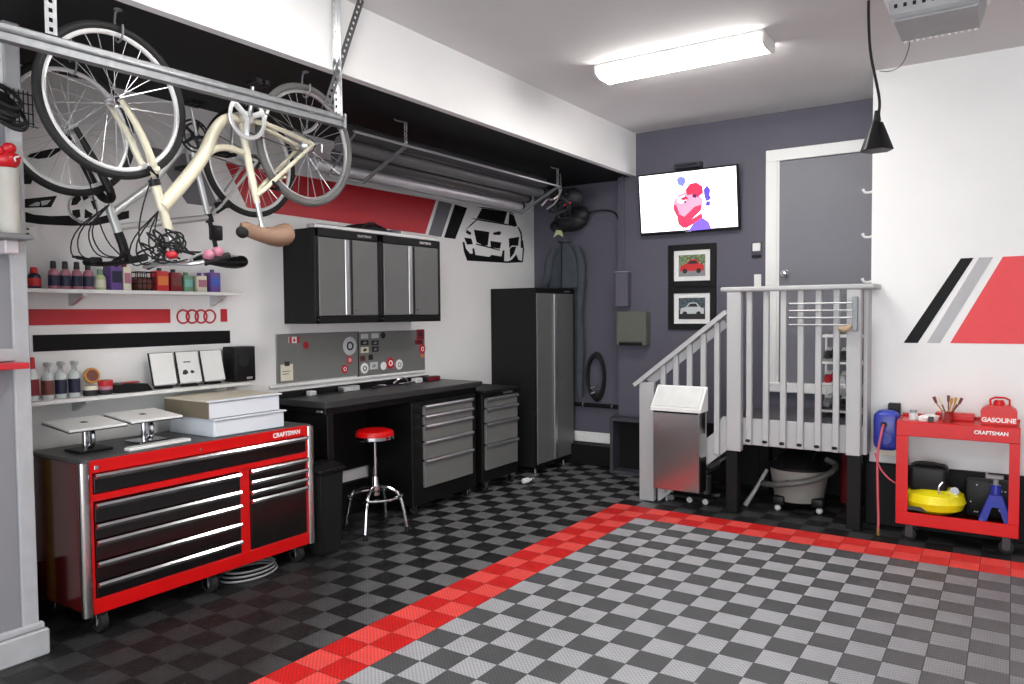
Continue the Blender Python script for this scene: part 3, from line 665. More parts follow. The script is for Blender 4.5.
# ------------------------------------------------------------------ near left column: shelf, paper towel, cord coil
t = thing('column_shelf', 'small grey shelf on the near left wall above the red strip', 'shelf', (-3.9,1.5,2.0))
build(box1((-3.929,1.0,2.005), (-3.80,1.70,2.03), .004), 'board', mat('shelf_dark_grey',(120,120,122),.5), t)
build(box1((-3.929,1.60,1.94), (-3.85,1.66,2.004), .006), 'bracket', mat('bracket_pinkish',(196,188,190),.5), t)
t = thing('paper_towel_roll', 'white paper towel roll standing on the small grey shelf', 'paper towel', (-3.87,1.53,2.031))
build(MB().lathe([(.047,0),(.049,.004),(.049,.296),(.047,.30),(.02,.30)], (-3.868,1.625,2.031), n=28), 'roll', mat('towel_white',(186,184,176),.8), t)
build(MB().cyl((-3.868,1.625,2.31), (-3.868,1.625,2.33), .018), 'core', card, t)
t = thing('wiping_glove', 'crumpled red glove lying on top of the paper towel roll', 'glove', (-3.85,1.54,2.29))
mb = MB().sph((-3.865,1.625,2.37), .05, (1,1.1,.85), 16).sph((-3.85,1.655,2.385), .020, (1,1.2,.8), 12).sph((-3.85,1.58,2.40), .028, (1,1.2,.9), 12).sph((-3.84,1.625,2.42), .026, (.9,1.2,1), 12)
build(mb, 'glove_body', pale_red, t)
build(MB().tube([(-3.815,1.64,2.36), (-3.805,1.63,2.375), (-3.81,1.655,2.385)], .004, 6, 1), 'white_logo', paper, t)
t = thing('cord_coil', 'bundle of black cords hanging on the near left wall', 'cord', (-3.87,1.45,2.5))
mb = MB()
for k in range(7): mb.torus((-3.86+.012*(k%3),1.575+.010*k,2.57+.022*(k%5)), .11+.006*(k%3), .010, (.55+.06*k,.25-.05*k,1), 36, 8, (1,.55,1))
build(mb, 'loops', blk_rub, t)
build(MB().tube([(-3.93,1.6,2.70), (-3.86,1.62,2.70), (-3.83,1.63,2.64)], .006, 8, 1), 'hook', blk_satin, t)
mb = MB()
for i in range(6): mb.tube([(-3.925,1.67+.02*i,2.72), (-3.925,1.67+.02*i,2.56), (-3.88,1.67+.02*i,2.545)], .003, 5)
for i in range(4): mb.tube([(-3.925,1.665,2.57+.045*i), (-3.925,1.775,2.57+.045*i)], .003, 5)
tag(build(mb, 'wire_holder', blk_satin, loc=(-3.93,1.7,2.31)), 'thin black wire holder on the trim right of the cord bundle', 'wire rack')
t = thing('wall_poster', 'blue and white poster high on the near left wall, cut by the photo edge', 'poster', (-3.948,1.35,2.7))
build(box1((-3.949,1.30,2.70), (-3.945,1.654,2.98), 0), 'sheet', paper, t)
build(MB().prism([(1.35,2.80),(1.63,2.80),(1.645,2.84),(1.62,2.90),(1.35,2.90)], 'x', -3.945, -3.943), 'blue_print', mat('print_blue',(60,70,150),.5), t)

# yellow pole between the column and the tool chest
tag(build(MB().tube([(-4.47,1.86,0), (-4.47,1.86,1.0)], .02, 10).box((-4.50,1.835,.0), (-4.44,1.885,.04), .01), 'yellow_pole', mat('dull_yellow',(150,146,50),.5), loc=(-4.47,1.86,0)), 'dull yellow pole standing in the gap left of the red tool chest', 'pole')

# ------------------------------------------------------------------ red tool chest
def caster(parent, x, y, z0, r=.05, w=.03, rz=0., m=blk_rub, hub=chrome):
    c = build(MB().box((x-.03,y-.03,z0-.012), (x+.03,y+.03,z0), .002).box((x-.024,y-w/2-.009,r*.7), (x+.024,y-w/2-.004,z0-.01), .001).box((x-.024,y+w/2+.004,r*.7), (x+.024,y+w/2+.009,z0-.01), .001), 'caster', hub, parent)
    build(MB().lathe([(r*.75,-w/2),(r,-w/2+.004),(r,w/2-.004),(r*.75,w/2)], (x,y,r+.001), (0,1,0), 22), 'wheel', m, c)
    build(MB().lathe([(r*.5,-w/2-.004),(r*.55,0),(r*.5,w/2+.004)], (x,y,r+.001), (0,1,0), 16), 'hub', hub, c)
    return c
XT = -3.90
t = thing('tool_chest', 'big red rolling tool chest with black drawers and chrome handles', 'tool chest', (-4.18,2.68,0))
mb = MB().box((-4.46,1.945,.12), (XT-.02,3.415,.895), .004)
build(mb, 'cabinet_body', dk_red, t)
build(box1((-4.47,1.935,.895), (XT-.002,3.425,.915), .006), 'top_tray', mat('chest_top',(66,66,68),.4), t)
mb = MB().box((XT-.02,1.971,.845), (XT,3.389,.912), .004).box((XT-.02,1.97,.115), (XT,3.39,.195), .004).box((XT-.02,1.97,.70), (XT-.001,3.39,.735), .002).box((XT-.02,2.862,.19), (XT-.001,2.928,.71), .002)
mb.box((XT-.02,1.97,.19), (XT-.002,1.985,.85), .001).box((XT-.02,3.375,.19), (XT-.002,3.39,.85), .001)
build(mb, 'face_frame', red_gloss, t)
for y in (1.945, 3.415):
    build(MB().cyl((XT-.012,y,.115), (XT-.012,y,.905), .028, n=20), 'corner_post', steel, t)
def drawer(y0, y1, z0, z1, logo=None, m=blk_gloss, hm=chrome, X=XT, parent=None, depth=.02):
    dr = build(box1((X-depth,y0,z0), (X+.003,y1,z1-.012), .002), 'drawer', m, parent)
    hb = MB().prism([(X-.004,z1-.026),(X+.022,z1-.026),(X+.026,z1-.012),(X+.018,z1-.001),(X-.004,z1)], 'y', y0+.002, y1-.002)
    build(hb, 'handle', hm, dr); return dr
drawer(1.99,3.37,.74,.842,parent=t)
for z0, z1 in ((.588,.690),(.503,.584),(.392,.499),(.285,.388),(.20,.281)): drawer(1.99,2.858,z0,z1,parent=t)
for z0, z1 in ((.632,.696),(.57,.628),(.515,.566),(.20,.511)): drawer(2.932,3.37,z0,z1,parent=t)
build(MB().text('CRAFTSMAN', .040, MX(XT+.001,3.22,.878), .001, .0012, .95), 'logo_lettering', trim_white, t)
build(MB().cyl((XT,2.60,.872), (XT+.005,2.60,.872), .008), 'lock', chrome, t)
build(box1((XT,1.995,.863), (XT+.003,2.015,.885), .001), 'badge', chrome, t)
mb = MB().tube([(-4.36,3.445,.82), (-4.36,3.50,.85), (-4.02,3.50,.85), (-4.02,3.445,.82)], .011, 10, 1)
build(mb, 'push_handle', chrome, t)
for x, y in ((-3.96,2.03),(-3.96,2.68),(-3.96,3.33),(-4.4,2.03),(-4.4,3.33)): caster(t, x, y, .119, .057, .044)
# things on the chest
for k, (x, y, sx) in enumerate(((-4.23,2.12,0),(-4.23,2.455,0))):
    t = thing('flat_panel_stand', ('left' if k == 0 else 'right')+' of two flat white panels on chrome bracket stands on the tool chest', 'panel stand', (x,y,.916), 'white panels on bracket stands')
    R = Matrix.Translation((x,y,1.06+.005*k)) @ Matrix.Rotation(math.radians(5), 4, 'Y')
    build(MB().box((-.15,-.155,-.006), (.15,.155,.008), .004, M=R), 'panel', paper, t)
    build(MB().box((-.151,-.156,-.010), (.151,.156,-.0065), .001, M=R).box((-.02,-.02,.0085), (.012,.012,.010), 0, M=R), 'edge_trim', blk_satin, t)
    build(MB().tube([(x+.05,y,1.045), (x+.08,y,1.02), (x+.08,y,.95), (x+.03,y,.925)], .014, 8, 1).cyl((x,y,.93), (x,y,1.05), .018), 'bracket', chrome, t)
    build(MB().box((x-.05,y-.09,.9175), (x+.12,y+.09,.93), .004), 'base_plate', blk_satin if k == 0 else chrome, t)
t = thing('steel_rule', 'long white strip lying flat near the front edge of the tool chest', 'strip', (-3.98,2.38,.916))
build(MB().box((-.025,-.19,.0005), (.025,.19,.018), .003, M=Matrix.Translation((-3.99,2.40,.916)) @ Matrix.Rotation(.06, 4, 'Z')), 'bar', paper, t)
build(MB().box((-.024,-.18,.018), (-.018,.18,.022), .001, M=Matrix.Translation((-3.99,2.40,.916)) @ Matrix.Rotation(.06, 4, 'Z')), 'raised_edge', alum, t)
def drawer_box(z, dy, label, lid):
    t = thing('storage_box', label, 'storage box', (-4.2,3.08+dy,z), 'stacked white boxes on the tool chest')
    y0, y1, x0, x1 = 2.70+dy, 3.215+dy, -4.42, -3.965
    build(MB().box((x0,y0,z), (x1,y1,z+.10), .004), 'body', wbox if not lid else mat('taupe_side',(120,110,92),.5), t)
    build(MB().box((x1,y0+.004,z+.004), (x1+.008,y1-.004,z+.096), .002), 'front_panel', wbox, t)
    build(MB().box((x1-.01,y0-.008,z+.100), (x1+.022,y1+.012,z+.112), .004), 'front_rim', wbox, t)
    build(MB().box((x0,y0,z+.1), (x1-.01,y1,z+.112), .002), 'lid', card if lid else wbox, t)
drawer_box(.916, .035, 'lower of the two stacked white boxes on the red tool chest', False)
drawer_box(1.029, 0, 'upper white box with a cream lid, on top of the other white box', True)
# cable under the chest
mb = MB()
for k in range(3): mb.torus((-4.03-.02*k,3.0+.02*k,.012+.014*k), .17-.01*k, .007, (0,0,1), 40, 6, (.8,1.15,1))
tag(build(mb, 'cable_coil', P_['grey'], loc=(-4.05,2.95,.001)), 'loose coil of grey cable on the floor under the red tool chest', 'cable')

# ------------------------------------------------------------------ workbench
t = thing('workbench', 'long black workbench with grey drawers along the left wall', 'workbench', (-4.27,4.6,0))
yb0, yb1 = 3.635, 5.515
poly = [(XL+.001,yb0),(-4.10,yb0),(-4.02,yb0+.03),(-3.985,yb0+.10),(-3.985,yb1-.02),(-4.0,yb1),(XL+.001,yb1)]
top = MB().prism(poly, 'z', .985, 1.03); bmesh.ops.bevel(top.bm, geom=list(top.bm.edges), offset=.006, segments=2, affect='EDGES')
build(top, 'worktop', mat('worktop_black',(44,44,46),.38,var=.1), t)
build(box1((XL+.035,yb0+.05,.93), (-4.05,yb1-.03,.985), .003), 'apron', blk_satin, t)
build(MB().box((XL+.035,yb0+.06,.06), (-4.04,yb0+.12,.93), .004).box((-4.05,yb0+.06,0), (-4.04,yb0+.12,.06), .002), 'side_panel', blk_satin, t)
build(box1((XL+.02,yb0+.03,1.03), (XL+.06,5.36,1.075), .003), 'rear_upstand', blk_satin, t)
build(box1((-4.14,yb0+.048,.945), (-4.08,yb0+.052,.962), .003), 'end_badge', alum, t)
build(MB().box((XL+.035,4.57,.08), (-4.02,5.44,.93), .004), 'drawer_cabinet', blk_satin, t)
rows = [(.815,.895),(.735,.812),(.603,.732),(.447,.600),(.217,.444)]
for z0, z1 in rows: drawer(4.70,5.355,z0,z1,m=drawer_grey,hm=alum,X=-4.0,parent=t)
for y in (4.64,5.36): caster(t, -4.08, y, .08, .034, .02)
# clutter on the bench rear
def bit(name, a, b, m, label, cat, sub=None, subm=None):
    t = thing(name, label, cat, ((a[0]+b[0])/2,(a[1]+b[1])/2,a[2]), 'small items along the back of the workbench')
    build(MB().box(a, b, .005, seg=2), 'body', m, t)
    build(MB().box((b[0]-.001,a[1]+.01,a[2]+.004), (b[0]+.002,b[1]-.01,b[2]-.006), 0), 'front_face', subm or P_['lgrey'], t)
zb = 1.0305
bit('small_box',(-4.47,3.88,zb),(-4.42,3.94,zb+.035),paper,'tiny white box at the left end of the workbench rear','box')
bit('small_box',(-4.47,4.20,zb),(-4.40,4.38,zb+.04),alum,'flat silver tin by the back of the workbench, under the left metal panel','tin')
t = thing('pliers', 'dark pliers lying at the back of the workbench left of the silver clamp', 'pliers', (-4.4,4.62,zb))
build(MB().tube([(-4.40,4.56,zb+.012), (-4.42,4.64,zb+.014), (-4.41,4.70,zb+.012)], [.006,.012,.004], 8, 1), 'jaw', steel, t)
build(MB().tube([(-4.38,4.50,zb+.010), (-4.40,4.58,zb+.012)], .009, 8), 'grip', P_['dark'], t)
t = thing('clamp', 'shiny silver clamp in the middle of the workbench rear', 'clamp', (-4.42,4.92,zb))
build(MB().tube([(-4.44,4.82,zb+.012), (-4.42,4.86,zb+.05), (-4.42,4.94,zb+.055), (-4.43,4.99,zb+.015)], .010, 8, 1), 'frame', chrome, t)
build(MB().cyl((-4.40,4.84,zb+.012), (-4.40,5.05,zb+.012), .008), 'screw', chrome, t)
bit('small_box',(-4.47,5.08,zb),(-4.41,5.17,zb+.04),paper,'white box by the workbench rear, right of the clamp','box')
bit('tool_roll',(-4.47,5.24,zb),(-4.41,5.42,zb+.04),P_['dark'],'dark tool tray with red front at the right end of the workbench rear','tray',subm=P_['maroon'])

# metal back panels with magnets
t = thing('magnet_board', 'grey metal backsplash panels above the workbench', 'metal board', (XL,4.5,1.13))
build(box1((XL+.001,3.668,1.135), (XL+.012,4.50,1.502), .002), 'left_sheet', drawer_grey, t)
build(box1((XL+.001,4.506,1.125), (XL+.012,5.355,1.496), .002), 'right_sheet', drawer_grey, t)
build(box1((XL+.001,4.498,1.125), (XL+.014,4.508,1.5), 0), 'joint', blk_satin, t)
build(box1((XL+.001,3.60,1.105), (XL+.02,5.36,1.125), .002), 'base_strip', trim_white, t)
xm = XL+.0125
def magnet(y, z, w, h, m, label, rnd=False, m2=None, band=False):
    t = thing('magnet', label, 'magnet', (xm,y,z-h/2), 'magnets on the grey metal board')
    if rnd: build(MB().lathe([(w/2,0),(w/2,.004),(w*.4,.006)], (xm,y,z), (1,0,0), 20), 'disc', m, t)
    else: build(box1((xm,y-w/2,z-h/2), (xm+.005,y+w/2,z+h/2), .001), 'plate', m, t)
    if m2:
        if band: build(MB().box((xm+.005,y-w/2+.002,z-h/2), (xm+.0062,y-w/4,z+h/2), 0).box((xm+.005,y+w/4,z-h/2), (xm+.0062,y+w/2-.002,z+h/2), 0).prism([(y-w*.12,z-h*.1),(y,z+h*.32),(y+w*.12,z-h*.1),(y,z-h*.3)], 'x', xm+.005, xm+.0062), 'maple_leaf_print', m2, t)
        elif rnd: build(MB().torus((xm+.006,y,z), w*.2, w*.05, (1,0,0), 20, 6), 'ring_print', m2, t)
        else: build(MB().prism([(y-w*.3,z-h*.15),(y,z+h*.3),(y+w*.3,z),(y,z-h*.28)], 'x', xm+.005, xm+.0062), 'print', m2, t)
magnet(3.83,1.455,.10,.048,paper,'Canadian flag magnet at the top left of the metal board',m2=decal_dred,band=True)
magnet(3.945,1.41,.055,.055,decal_dred,'dark red round magnet beside the flag magnet',True,P_['maroon'])
t = thing('note', 'cream paper note under a clip at the lower left of the metal board', 'note', (xm,3.75,1.16))
build(MB().box((xm,3.70,1.150), (xm+.003,3.815,1.275), 0), 'paper_sheet', P_['cream'], t)
build(MB().box((xm+.003,3.735,1.262), (xm+.010,3.78,1.295), .002), 'clip', P_['dark'], t)
build(MB().box((xm+.003,3.715,1.20), (xm+.004,3.775,1.205), 0).box((xm+.003,3.715,1.22), (xm+.004,3.79,1.225), 0), 'handwriting', P_['dark'], t)
magnet(4.405,1.385,.15,.11,P_['lgrey'],'pale grey round picture magnet with a black cap near the panel joint',True,P_['dark'])
magnet(4.40,1.27,.062,.062,decal_dred,'upper of two red round magnets left of the panel joint',True,paper)
magnet(4.345,1.20,.07,.07,decal_dred,'lower of two red round magnets left of the panel joint',True,paper)
magnet(4.575,1.46,.085,.04,P_['lgrey'],'light grey plate magnet, top row left of the middle cluster')
magnet(4.70,1.46,.085,.04,P_['lgrey'],'light grey plate magnet, top row right of the middle cluster')
magnet(4.80,1.46,.055,.055,P_['dark'],'black round magnet beside the top row plates',True)
magnet(4.575,1.405,.09,.04,P_['dark'],'dark plate magnet in the second row, left',m2=P_['grey'])
magnet(4.70,1.40,.085,.04,P_['dark'],'dark plate magnet in the second row, right',m2=P_['grey'])
magnet(4.575,1.345,.09,.05,P_['cream'],'cream plate magnet in the third row',m2=P_['dark'])
magnet(4.70,1.345,.08,.045,P_['dark'],'black plate magnet in the third row',m2=P_['grey'])
magnet(4.55,1.275,.06,.045,P_['brown'],'small brown magnet below the cream plate',m2=P_['dark'])
magnet(4.645,1.28,.05,.045,P_['dark'],'small black magnet right of the brown one')
magnet(4.57,1.19,.09,.07,paper,'white round magnet low beside the panel joint',True,P_['dark'])
magnet(4.68,1.205,.09,.06,P_['lgrey'],'pale blue grey plate magnet in the bottom row',m2=P_['grey'])
magnet(4.80,1.195,.07,.07,paper,'white disc magnet left of the red oval one',True)
magnet(4.885,1.215,.10,.09,decal_dred,'red magnet with a white centre in the bottom row',True,paper)
magnet(5.0,1.195,.09,.065,paper,'white magnet right of the red one in the bottom row',True,P_['grey'])
magnet(5.29,1.455,.10,.09,P_['maroon'],'dark red magnet at the top right corner of the metal board',m2=P_['dark'])
magnet(5.27,1.385,.11,.045,P_['maroon'],'dark red and black magnet under the corner one',m2=P_['dark'])
magnet(5.315,1.32,.085,.085,decal_dred,'red round magnet with white print at the right edge of the board',True,paper)
magnet(5.315,1.255,.04,.03,P_['orange'],'little orange magnet under the right edge red one')

# wall cabinets
def wall_cab(y0, y1, label, logo):
    t = thing('wall_cabinet', label, 'wall cabinet', (-4.4,(y0+y1)/2,1.578), 'hanging wall cabinets')
    z0, z1 = 1.578, 2.275; X = -4.20
    build(MB().box((XL+.001,y0,z0), (X-.02,y1,z1), .004), 'carcass', blk_tex, t)
    mb = MB().box((X-.02,y0,z0), (X,y1,z0+.055), .003).box((X-.02,y0,z1-.06), (X,y1,z1), .003).box((X-.02,y0,z0), (X,y0+.032,z1), .003).box((X-.02,y1-.032,z0), (X,y1,z1), .003)
    build(mb, 'face_frame', blk_satin, t)
    w = (y1-y0-.064)/2
    for k in range(2):
        a = y0+.032+k*w
        d = build(box1((X-.016,a+.003,z0+.058), (X+.004,a+w-.003,z1-.064), .004), 'door', cab_grey, t)
        if k == 0: build(box1((X+.004,a+w-.055,z0+.062), (X+.018,a+w-.012,z1-.068), .005), 'pull_strip', alum, d)
        else:
            build(box1((X+.002,a+.006,z0+.062), (X+.010,a+.028,z1-.068), .003), 'pull_strip', blk_satin, d)
            build(MB().cyl((X+.004,a+.06,z0+.10), (X+.009,a+.06,z0+.10), .008), 'lock', chrome, d)
    build(MB().text('CRAFTSMAN', .026, MX(X+.0005,y0+.50 if logo == 0 else y0+.55,z1-.03), .001, .0008), 'logo_lettering', alum, t)
    for yy in (y0+.016, y1-.016): build(MB().sph((X+.001,yy,z0+.03), .005, n=8), 'rivet', chrome, t)
wall_cab(3.752,4.425,'black wall cabinet with grey doors, the one nearer the shelves',0)
wall_cab(4.429,5.178,'black wall cabinet with grey doors, the one nearer the car picture',1)
# things on top of the cabinets
t = thing('light_strip', 'pale glossy strip panel lying along the top of the hanging cabinets', 'strip panel', (-4.30,4.5,2.283))
build(box1((-4.31,3.77,2.2755), (-4.21,5.165,2.308), .004), 'strip_body', alum, t)
build(box1((-4.212,3.78,2.283), (-4.207,5.155,2.301), .001), 'front_lip', paper, t)
t = thing('cloth_bag', 'black bag lying on the hanging cabinets, left', 'bag', (-4.42,4.55,2.283))
build(loft([(-4.45,4.50,2.276,.08,.23,.05,0),(-4.45,4.50,2.32,.085,.25,.06,.4),(-4.45,4.55,2.36,.07,.2,.08,.9),(-4.45,4.58,2.385,.04,.1,.1,1.2)]), 'bag_body', cloth_k, t)
build(MB().tube([(-4.38,4.4,2.34), (-4.36,4.5,2.40), (-4.38,4.62,2.36)], .008, 6, 1), 'handle', cloth_k, t)
t = thing('folded_tarp', 'folded grey sheet on the hanging cabinets right of the black bag', 'tarp', (-4.45,4.95,2.283))
build(MB().box((-4.52,4.79,2.276), (-4.38,5.12,2.31), .008, seg=2).box((-4.51,4.78,2.311), (-4.39,5.0,2.335), .008, seg=2).box((-4.5,4.79,2.336), (-4.40,4.90,2.36), .008, seg=2), 'folds', mat('tarp_grey',(112,112,122),.8), t)
build(MB().tube([(-4.38,4.85,2.29), (-4.375,4.85,2.34), (-4.45,4.85,2.365)], .004, 6), 'tie', P_['lgrey'], t)

# second drawer cabinet and locker
t = thing('drawer_cabinet', 'low rolling cabinet with grey drawers between workbench and locker', 'cabinet', (-4.27,5.78,0))
build(MB().box((XL+.04,5.53,.09), (-4.02,6.12,.91), .004), 'carcass', blk_satin, t)
build(MB().box((XL+.04,5.525,.91), (-3.99,6.125,.935), .006), 'top_mat', blk_tex, t)
for z0, z1 in ((.778,.868),(.642,.774),(.442,.638),(.205,.438)): drawer(5.565,6.085,z0,z1,m=drawer_grey,hm=alum,X=-4.0,parent=t)
build(MB().text('CRAFTSMAN', .028, MX(-4.018,5.95,.888), .001, .0008), 'logo_lettering', alum, t)
for y in (5.60,6.04): caster(t, -4.05, y, .09, .038, .024)
for y in (5.60,6.04): caster(t, -4.42, y, .09, .038, .024)
t = thing('locker', 'tall black locker with two grey doors in the far left corner', 'locker', (-4.27,6.83,0))
build(MB().box((XL+.003,6.43,.07), (-4.025,7.125,1.895), .004), 'carcass', blk_tex, t)
mb = MB().box((-4.025,6.43,1.845), (-4.0,7.225,1.895), .003).box((-4.025,6.43,.07), (-4.0,6.45,1.845), .002).box((-4.025,7.205,.07), (-4.0,7.225,1.845), .002)
mb.box((-4.025,6.43,.06), (-4.0,7.225,.10), .002).box((-4.45,7.12,.23), (-4.025,7.13,1.88), .001)
build(mb, 'face_frame', blk_satin, t)
d = build(box1((-4.02,6.452,.102), (-3.994,6.775,1.842), .004), 'door', cab_grey, t)
build(box1((-3.994,6.772,.105), (-3.978,6.832,1.838), .004), 'pull_strip', alum, d)
d = build(box1((-4.02,6.84,.102), (-3.994,7.202,1.842), .004), 'door', cab_grey, t)
build(MB().cyl((-3.994,6.90,.95), (-3.986,6.90,.95), .012), 'lock', chrome, d)
build(MB().text('CRAFTSMAN', .022, MX(-3.999,7.08,1.866), .001, .0006), 'logo_lettering', alum, t)
for x, y in ((-4.06,6.5),(-4.06,7.08),(-4.4,6.5)): build(MB().cyl((x,y,0), (x,y,.07), .018, .014), 'foot', chrome, t)
mb = MB().box((-4.55,6.34,1.0), (-4.52,6.42,1.8), .003)
# bottle-like litter by the cabinets
t = thing('floor_bottle', 'small white bottle lying on the floor in front of the locker', 'bottle', (-3.85,6.10,.0))
build(MB().lathe([(.02,0),(.026,.01),(.026,.07),(.012,.09),(.012,.11)], (-3.90,6.02,.028), (.3,1,.05), 14), 'body', paper, t)
build(MB().cyl((-3.866,6.13,.035), (-3.86,6.155,.036), .013), 'cap', P_['grey'], t)

# trash can
t = thing('trash_can', 'slim black lidded bin between tool chest and stool', 'bin', (-4.0,3.65,0))
tb = bmesh.new(); bmesh.ops.create_cube(tb, size=1)
for v in tb.verts:
    k = .80 if v.co.z < 0 else 1.
    v.co = Vector((v.co.x*.18*k-3.94, v.co.y*.225*k+3.563, (v.co.z+.5)*.57+.002))
bmesh.ops.bevel(tb, geom=list(tb.edges), offset=.02, segments=3, affect='EDGES')
build(MB()._add(tb), 'bin_body', blk_tex, t)
build(MB().box((-4.038,3.445,.572), (-3.842,3.682,.60), .012, seg=2).prism([(3.46,.60),(3.665,.60),(3.63,.63),(3.49,.63)], 'x', -4.03, -3.86), 'lid', blk_satin, t)

# stool
t = thing('stool', 'chrome swivel stool with a round red padded seat', 'stool', (-4.1,4.1,0))
sx, sy = -4.0, 4.125
build(MB().lathe([(.02,.715),(.130,.718),(.143,.73),(.146,.745),(.136,.768),(.09,.782),(.01,.786)], (sx,sy,0), n=36), 'seat', red_gloss, t)
build(MB().lathe([(.138,.702),(.147,.708),(.147,.732),(.142,.734)], (sx,sy,0), n=36), 'seat_band', chrome, t)
build(MB().cyl((sx,sy,.30), (sx,sy,.716), .013).cyl((sx,sy,.34), (sx,sy,.42), .028, .02).cyl((sx,sy,.28), (sx,sy,.345), .035), 'column', chrome, t)
build(MB().torus((sx,sy,.275), .195, .012, (0,0,1), 48, 10), 'foot_ring', chrome, t)
for k in range(4):
    a = .44+k*PI/2; c, s = math.cos(a), math.sin(a)
    lg = build(MB().tube([(sx+c*.02,sy+s*.02,.345), (sx+c*.10,sy+s*.10,.345), (sx+c*.19,sy+s*.19,.29), (sx+c*.225,sy+s*.225,.14), (sx+c*.242,sy+s*.242,.035)], .0125, 10, 2), 'leg', chrome, t)
    build(MB().lathe([(.018,0),(.02,.004),(.017,.045)], (sx+c*.243,sy+s*.243,.001), n=14), 'rubber_foot', blk_rub, lg)

# ------------------------------------------------------------------ steel bin hung on the stairs
t = thing('waste_bin', 'stainless steel bin with a slanted white lid hung on the stair balusters', 'bin', (-2.35,5.98,.13))
build(box1((-2.51,5.90,.16), (-2.115,6.055,.82), .003), 'bin_body', steel, t)
build(MB().box((-2.118,5.91,.16), (-2.105,6.05,.44), .002), 'side_panel', blk_satin, t)
build(MB().prism([(5.885,.82),(6.06,.82),(6.06,1.02),(6.045,1.02),(5.885,.845)], 'x', -2.53, -2.095), 'lid', trim_white, t)
M = Matrix.Translation((-2.312,5.965,.9325)) @ Matrix.Rotation(math.atan2(.175,.16), 4, 'X')
build(MB().box((-.20,-.105,.003), (.20,.105,.008), .002, M=M), 'lid_flap', mat('lid_pale',(214,216,214),.3), t)
build(box1((-2.505,5.882,.805), (-2.12,5.9,.82), .002), 'lid_seal', blk_satin, t)
# bottles and jack at the stair foot
t = thing('bottle_jack', 'dark upright cylinder jack under the stairs', 'jack', (-2.22,6.36,0))
build(MB().lathe([(.07,0),(.07,.03),(.045,.035),(.045,.2),(.05,.205),(.05,.23),(.02,.235),(.02,.27),(.03,.28)], (-2.21,6.35,0), n=20), 'cylinder', mat('jack_dark',(60,58,58),.4), t)
build(MB().cyl((-2.15,6.33,.05), (-2.08,6.30,.07), .012), 'pump_socket', galv, t)
t = thing('floor_jack', 'low trolley jack lying on the floor under the stairs', 'jack', (-2.3,6.25,0))
build(MB().box((-2.50,6.19,.03), (-2.12,6.21,.06), .004).box((-2.50,6.29,.03), (-2.12,6.31,.06), .004), 'side_frame', blk_satin, t)
for x in (-2.46,-2.30,-2.16): build(MB().cyl((x,6.18,.026), (x,6.215,.026), .024), 'wheel', P_['lgrey'] if x > -2.4 else galv, t)
# ------------------------------------------------------------------ vacuum
vx, vy = -1.47, 6.50
t = thing('shop_vacuum', 'grey tub shop vacuum with black lid under the landing', 'vacuum', (vx,vy,0))
build(MB().lathe([(.17,.075),(.19,.08),(.215,.22),(.232,.34),(.238,.345)], (vx,vy,0), n=32), 'tub', vac_grey, t)
build(MB().lathe([(.238,.345),(.24,.365),(.2,.40),(.16,.44),(.10,.475),(.02,.485)], (vx,vy,0), n=32), 'motor_head', blk_satin, t)
mb = MB()
for k in range(9):
    mb.tube([(vx-.16+.035*k,vy-.12,.41), (vx-.15+.036*k,vy-.05,.46+.008*(k%3)), (vx-.14+.033*k,vy+.04,.47)], .009, 6, 1)
build(mb, 'cord_bundle', blk_rub, t)
for k in range(4):
    a = PI/4+.2+k*PI/2; c, s = math.cos(a), math.sin(a)
    f = build(MB().box((vx+c*.21-.045,vy+s*.21-.045,.055), (vx+c*.21+.045,vy+s*.21+.045,.125), .012, seg=2), 'caster_foot', blk_satin, t)
    build(MB().sph((vx+c*.225,vy+s*.225,.028), .027, n=14), 'caster_ball', P_['lgrey'], f)
pts = []
for k in range(15):
    a = PI*1.02+k*(PI*1.02)/14*1.0
    pts.append((vx+.275*math.cos(a)*1.05, vy+.275*math.sin(a), .19+.20*(k/14)**1.5))
pts = [(vx-.33,vy+.05,.16)]+pts+[(vx+.2,vy+.05,.42)]
build(MB().tube(pts, .024, 10, 1), 'hose', mat('vac_hose',(88,86,84),.5), t)
build(MB().box((vx-.05,vy-.243,.24), (vx+.03,vy-.225,.27), .003), 'latch', blk_satin, t)
tag(build(MB().tube([(-1.86,6.30,.01), (-1.80,6.36,.12), (-1.72,6.46,.30)], [.022,.016,.016], 10, 1), 'vacuum_wand', P_['grey'], loc=(-1.86,6.30,0)), 'grey vacuum wand leaning beside the left support post', 'vacuum wand')
t = thing('red_canister', 'dark red cylinder standing under the landing right of the vacuum', 'canister', (-1.15,6.92,0))
build(MB().lathe([(.07,0),(.075,.01),(.075,.38),(.05,.43),(.02,.44)], (-1.15,6.92,0), n=20), 'body', P_['maroon'], t)
build(MB().cyl((-1.15,6.92,.44), (-1.15,6.92,.48), .02), 'valve', blk_satin, t)

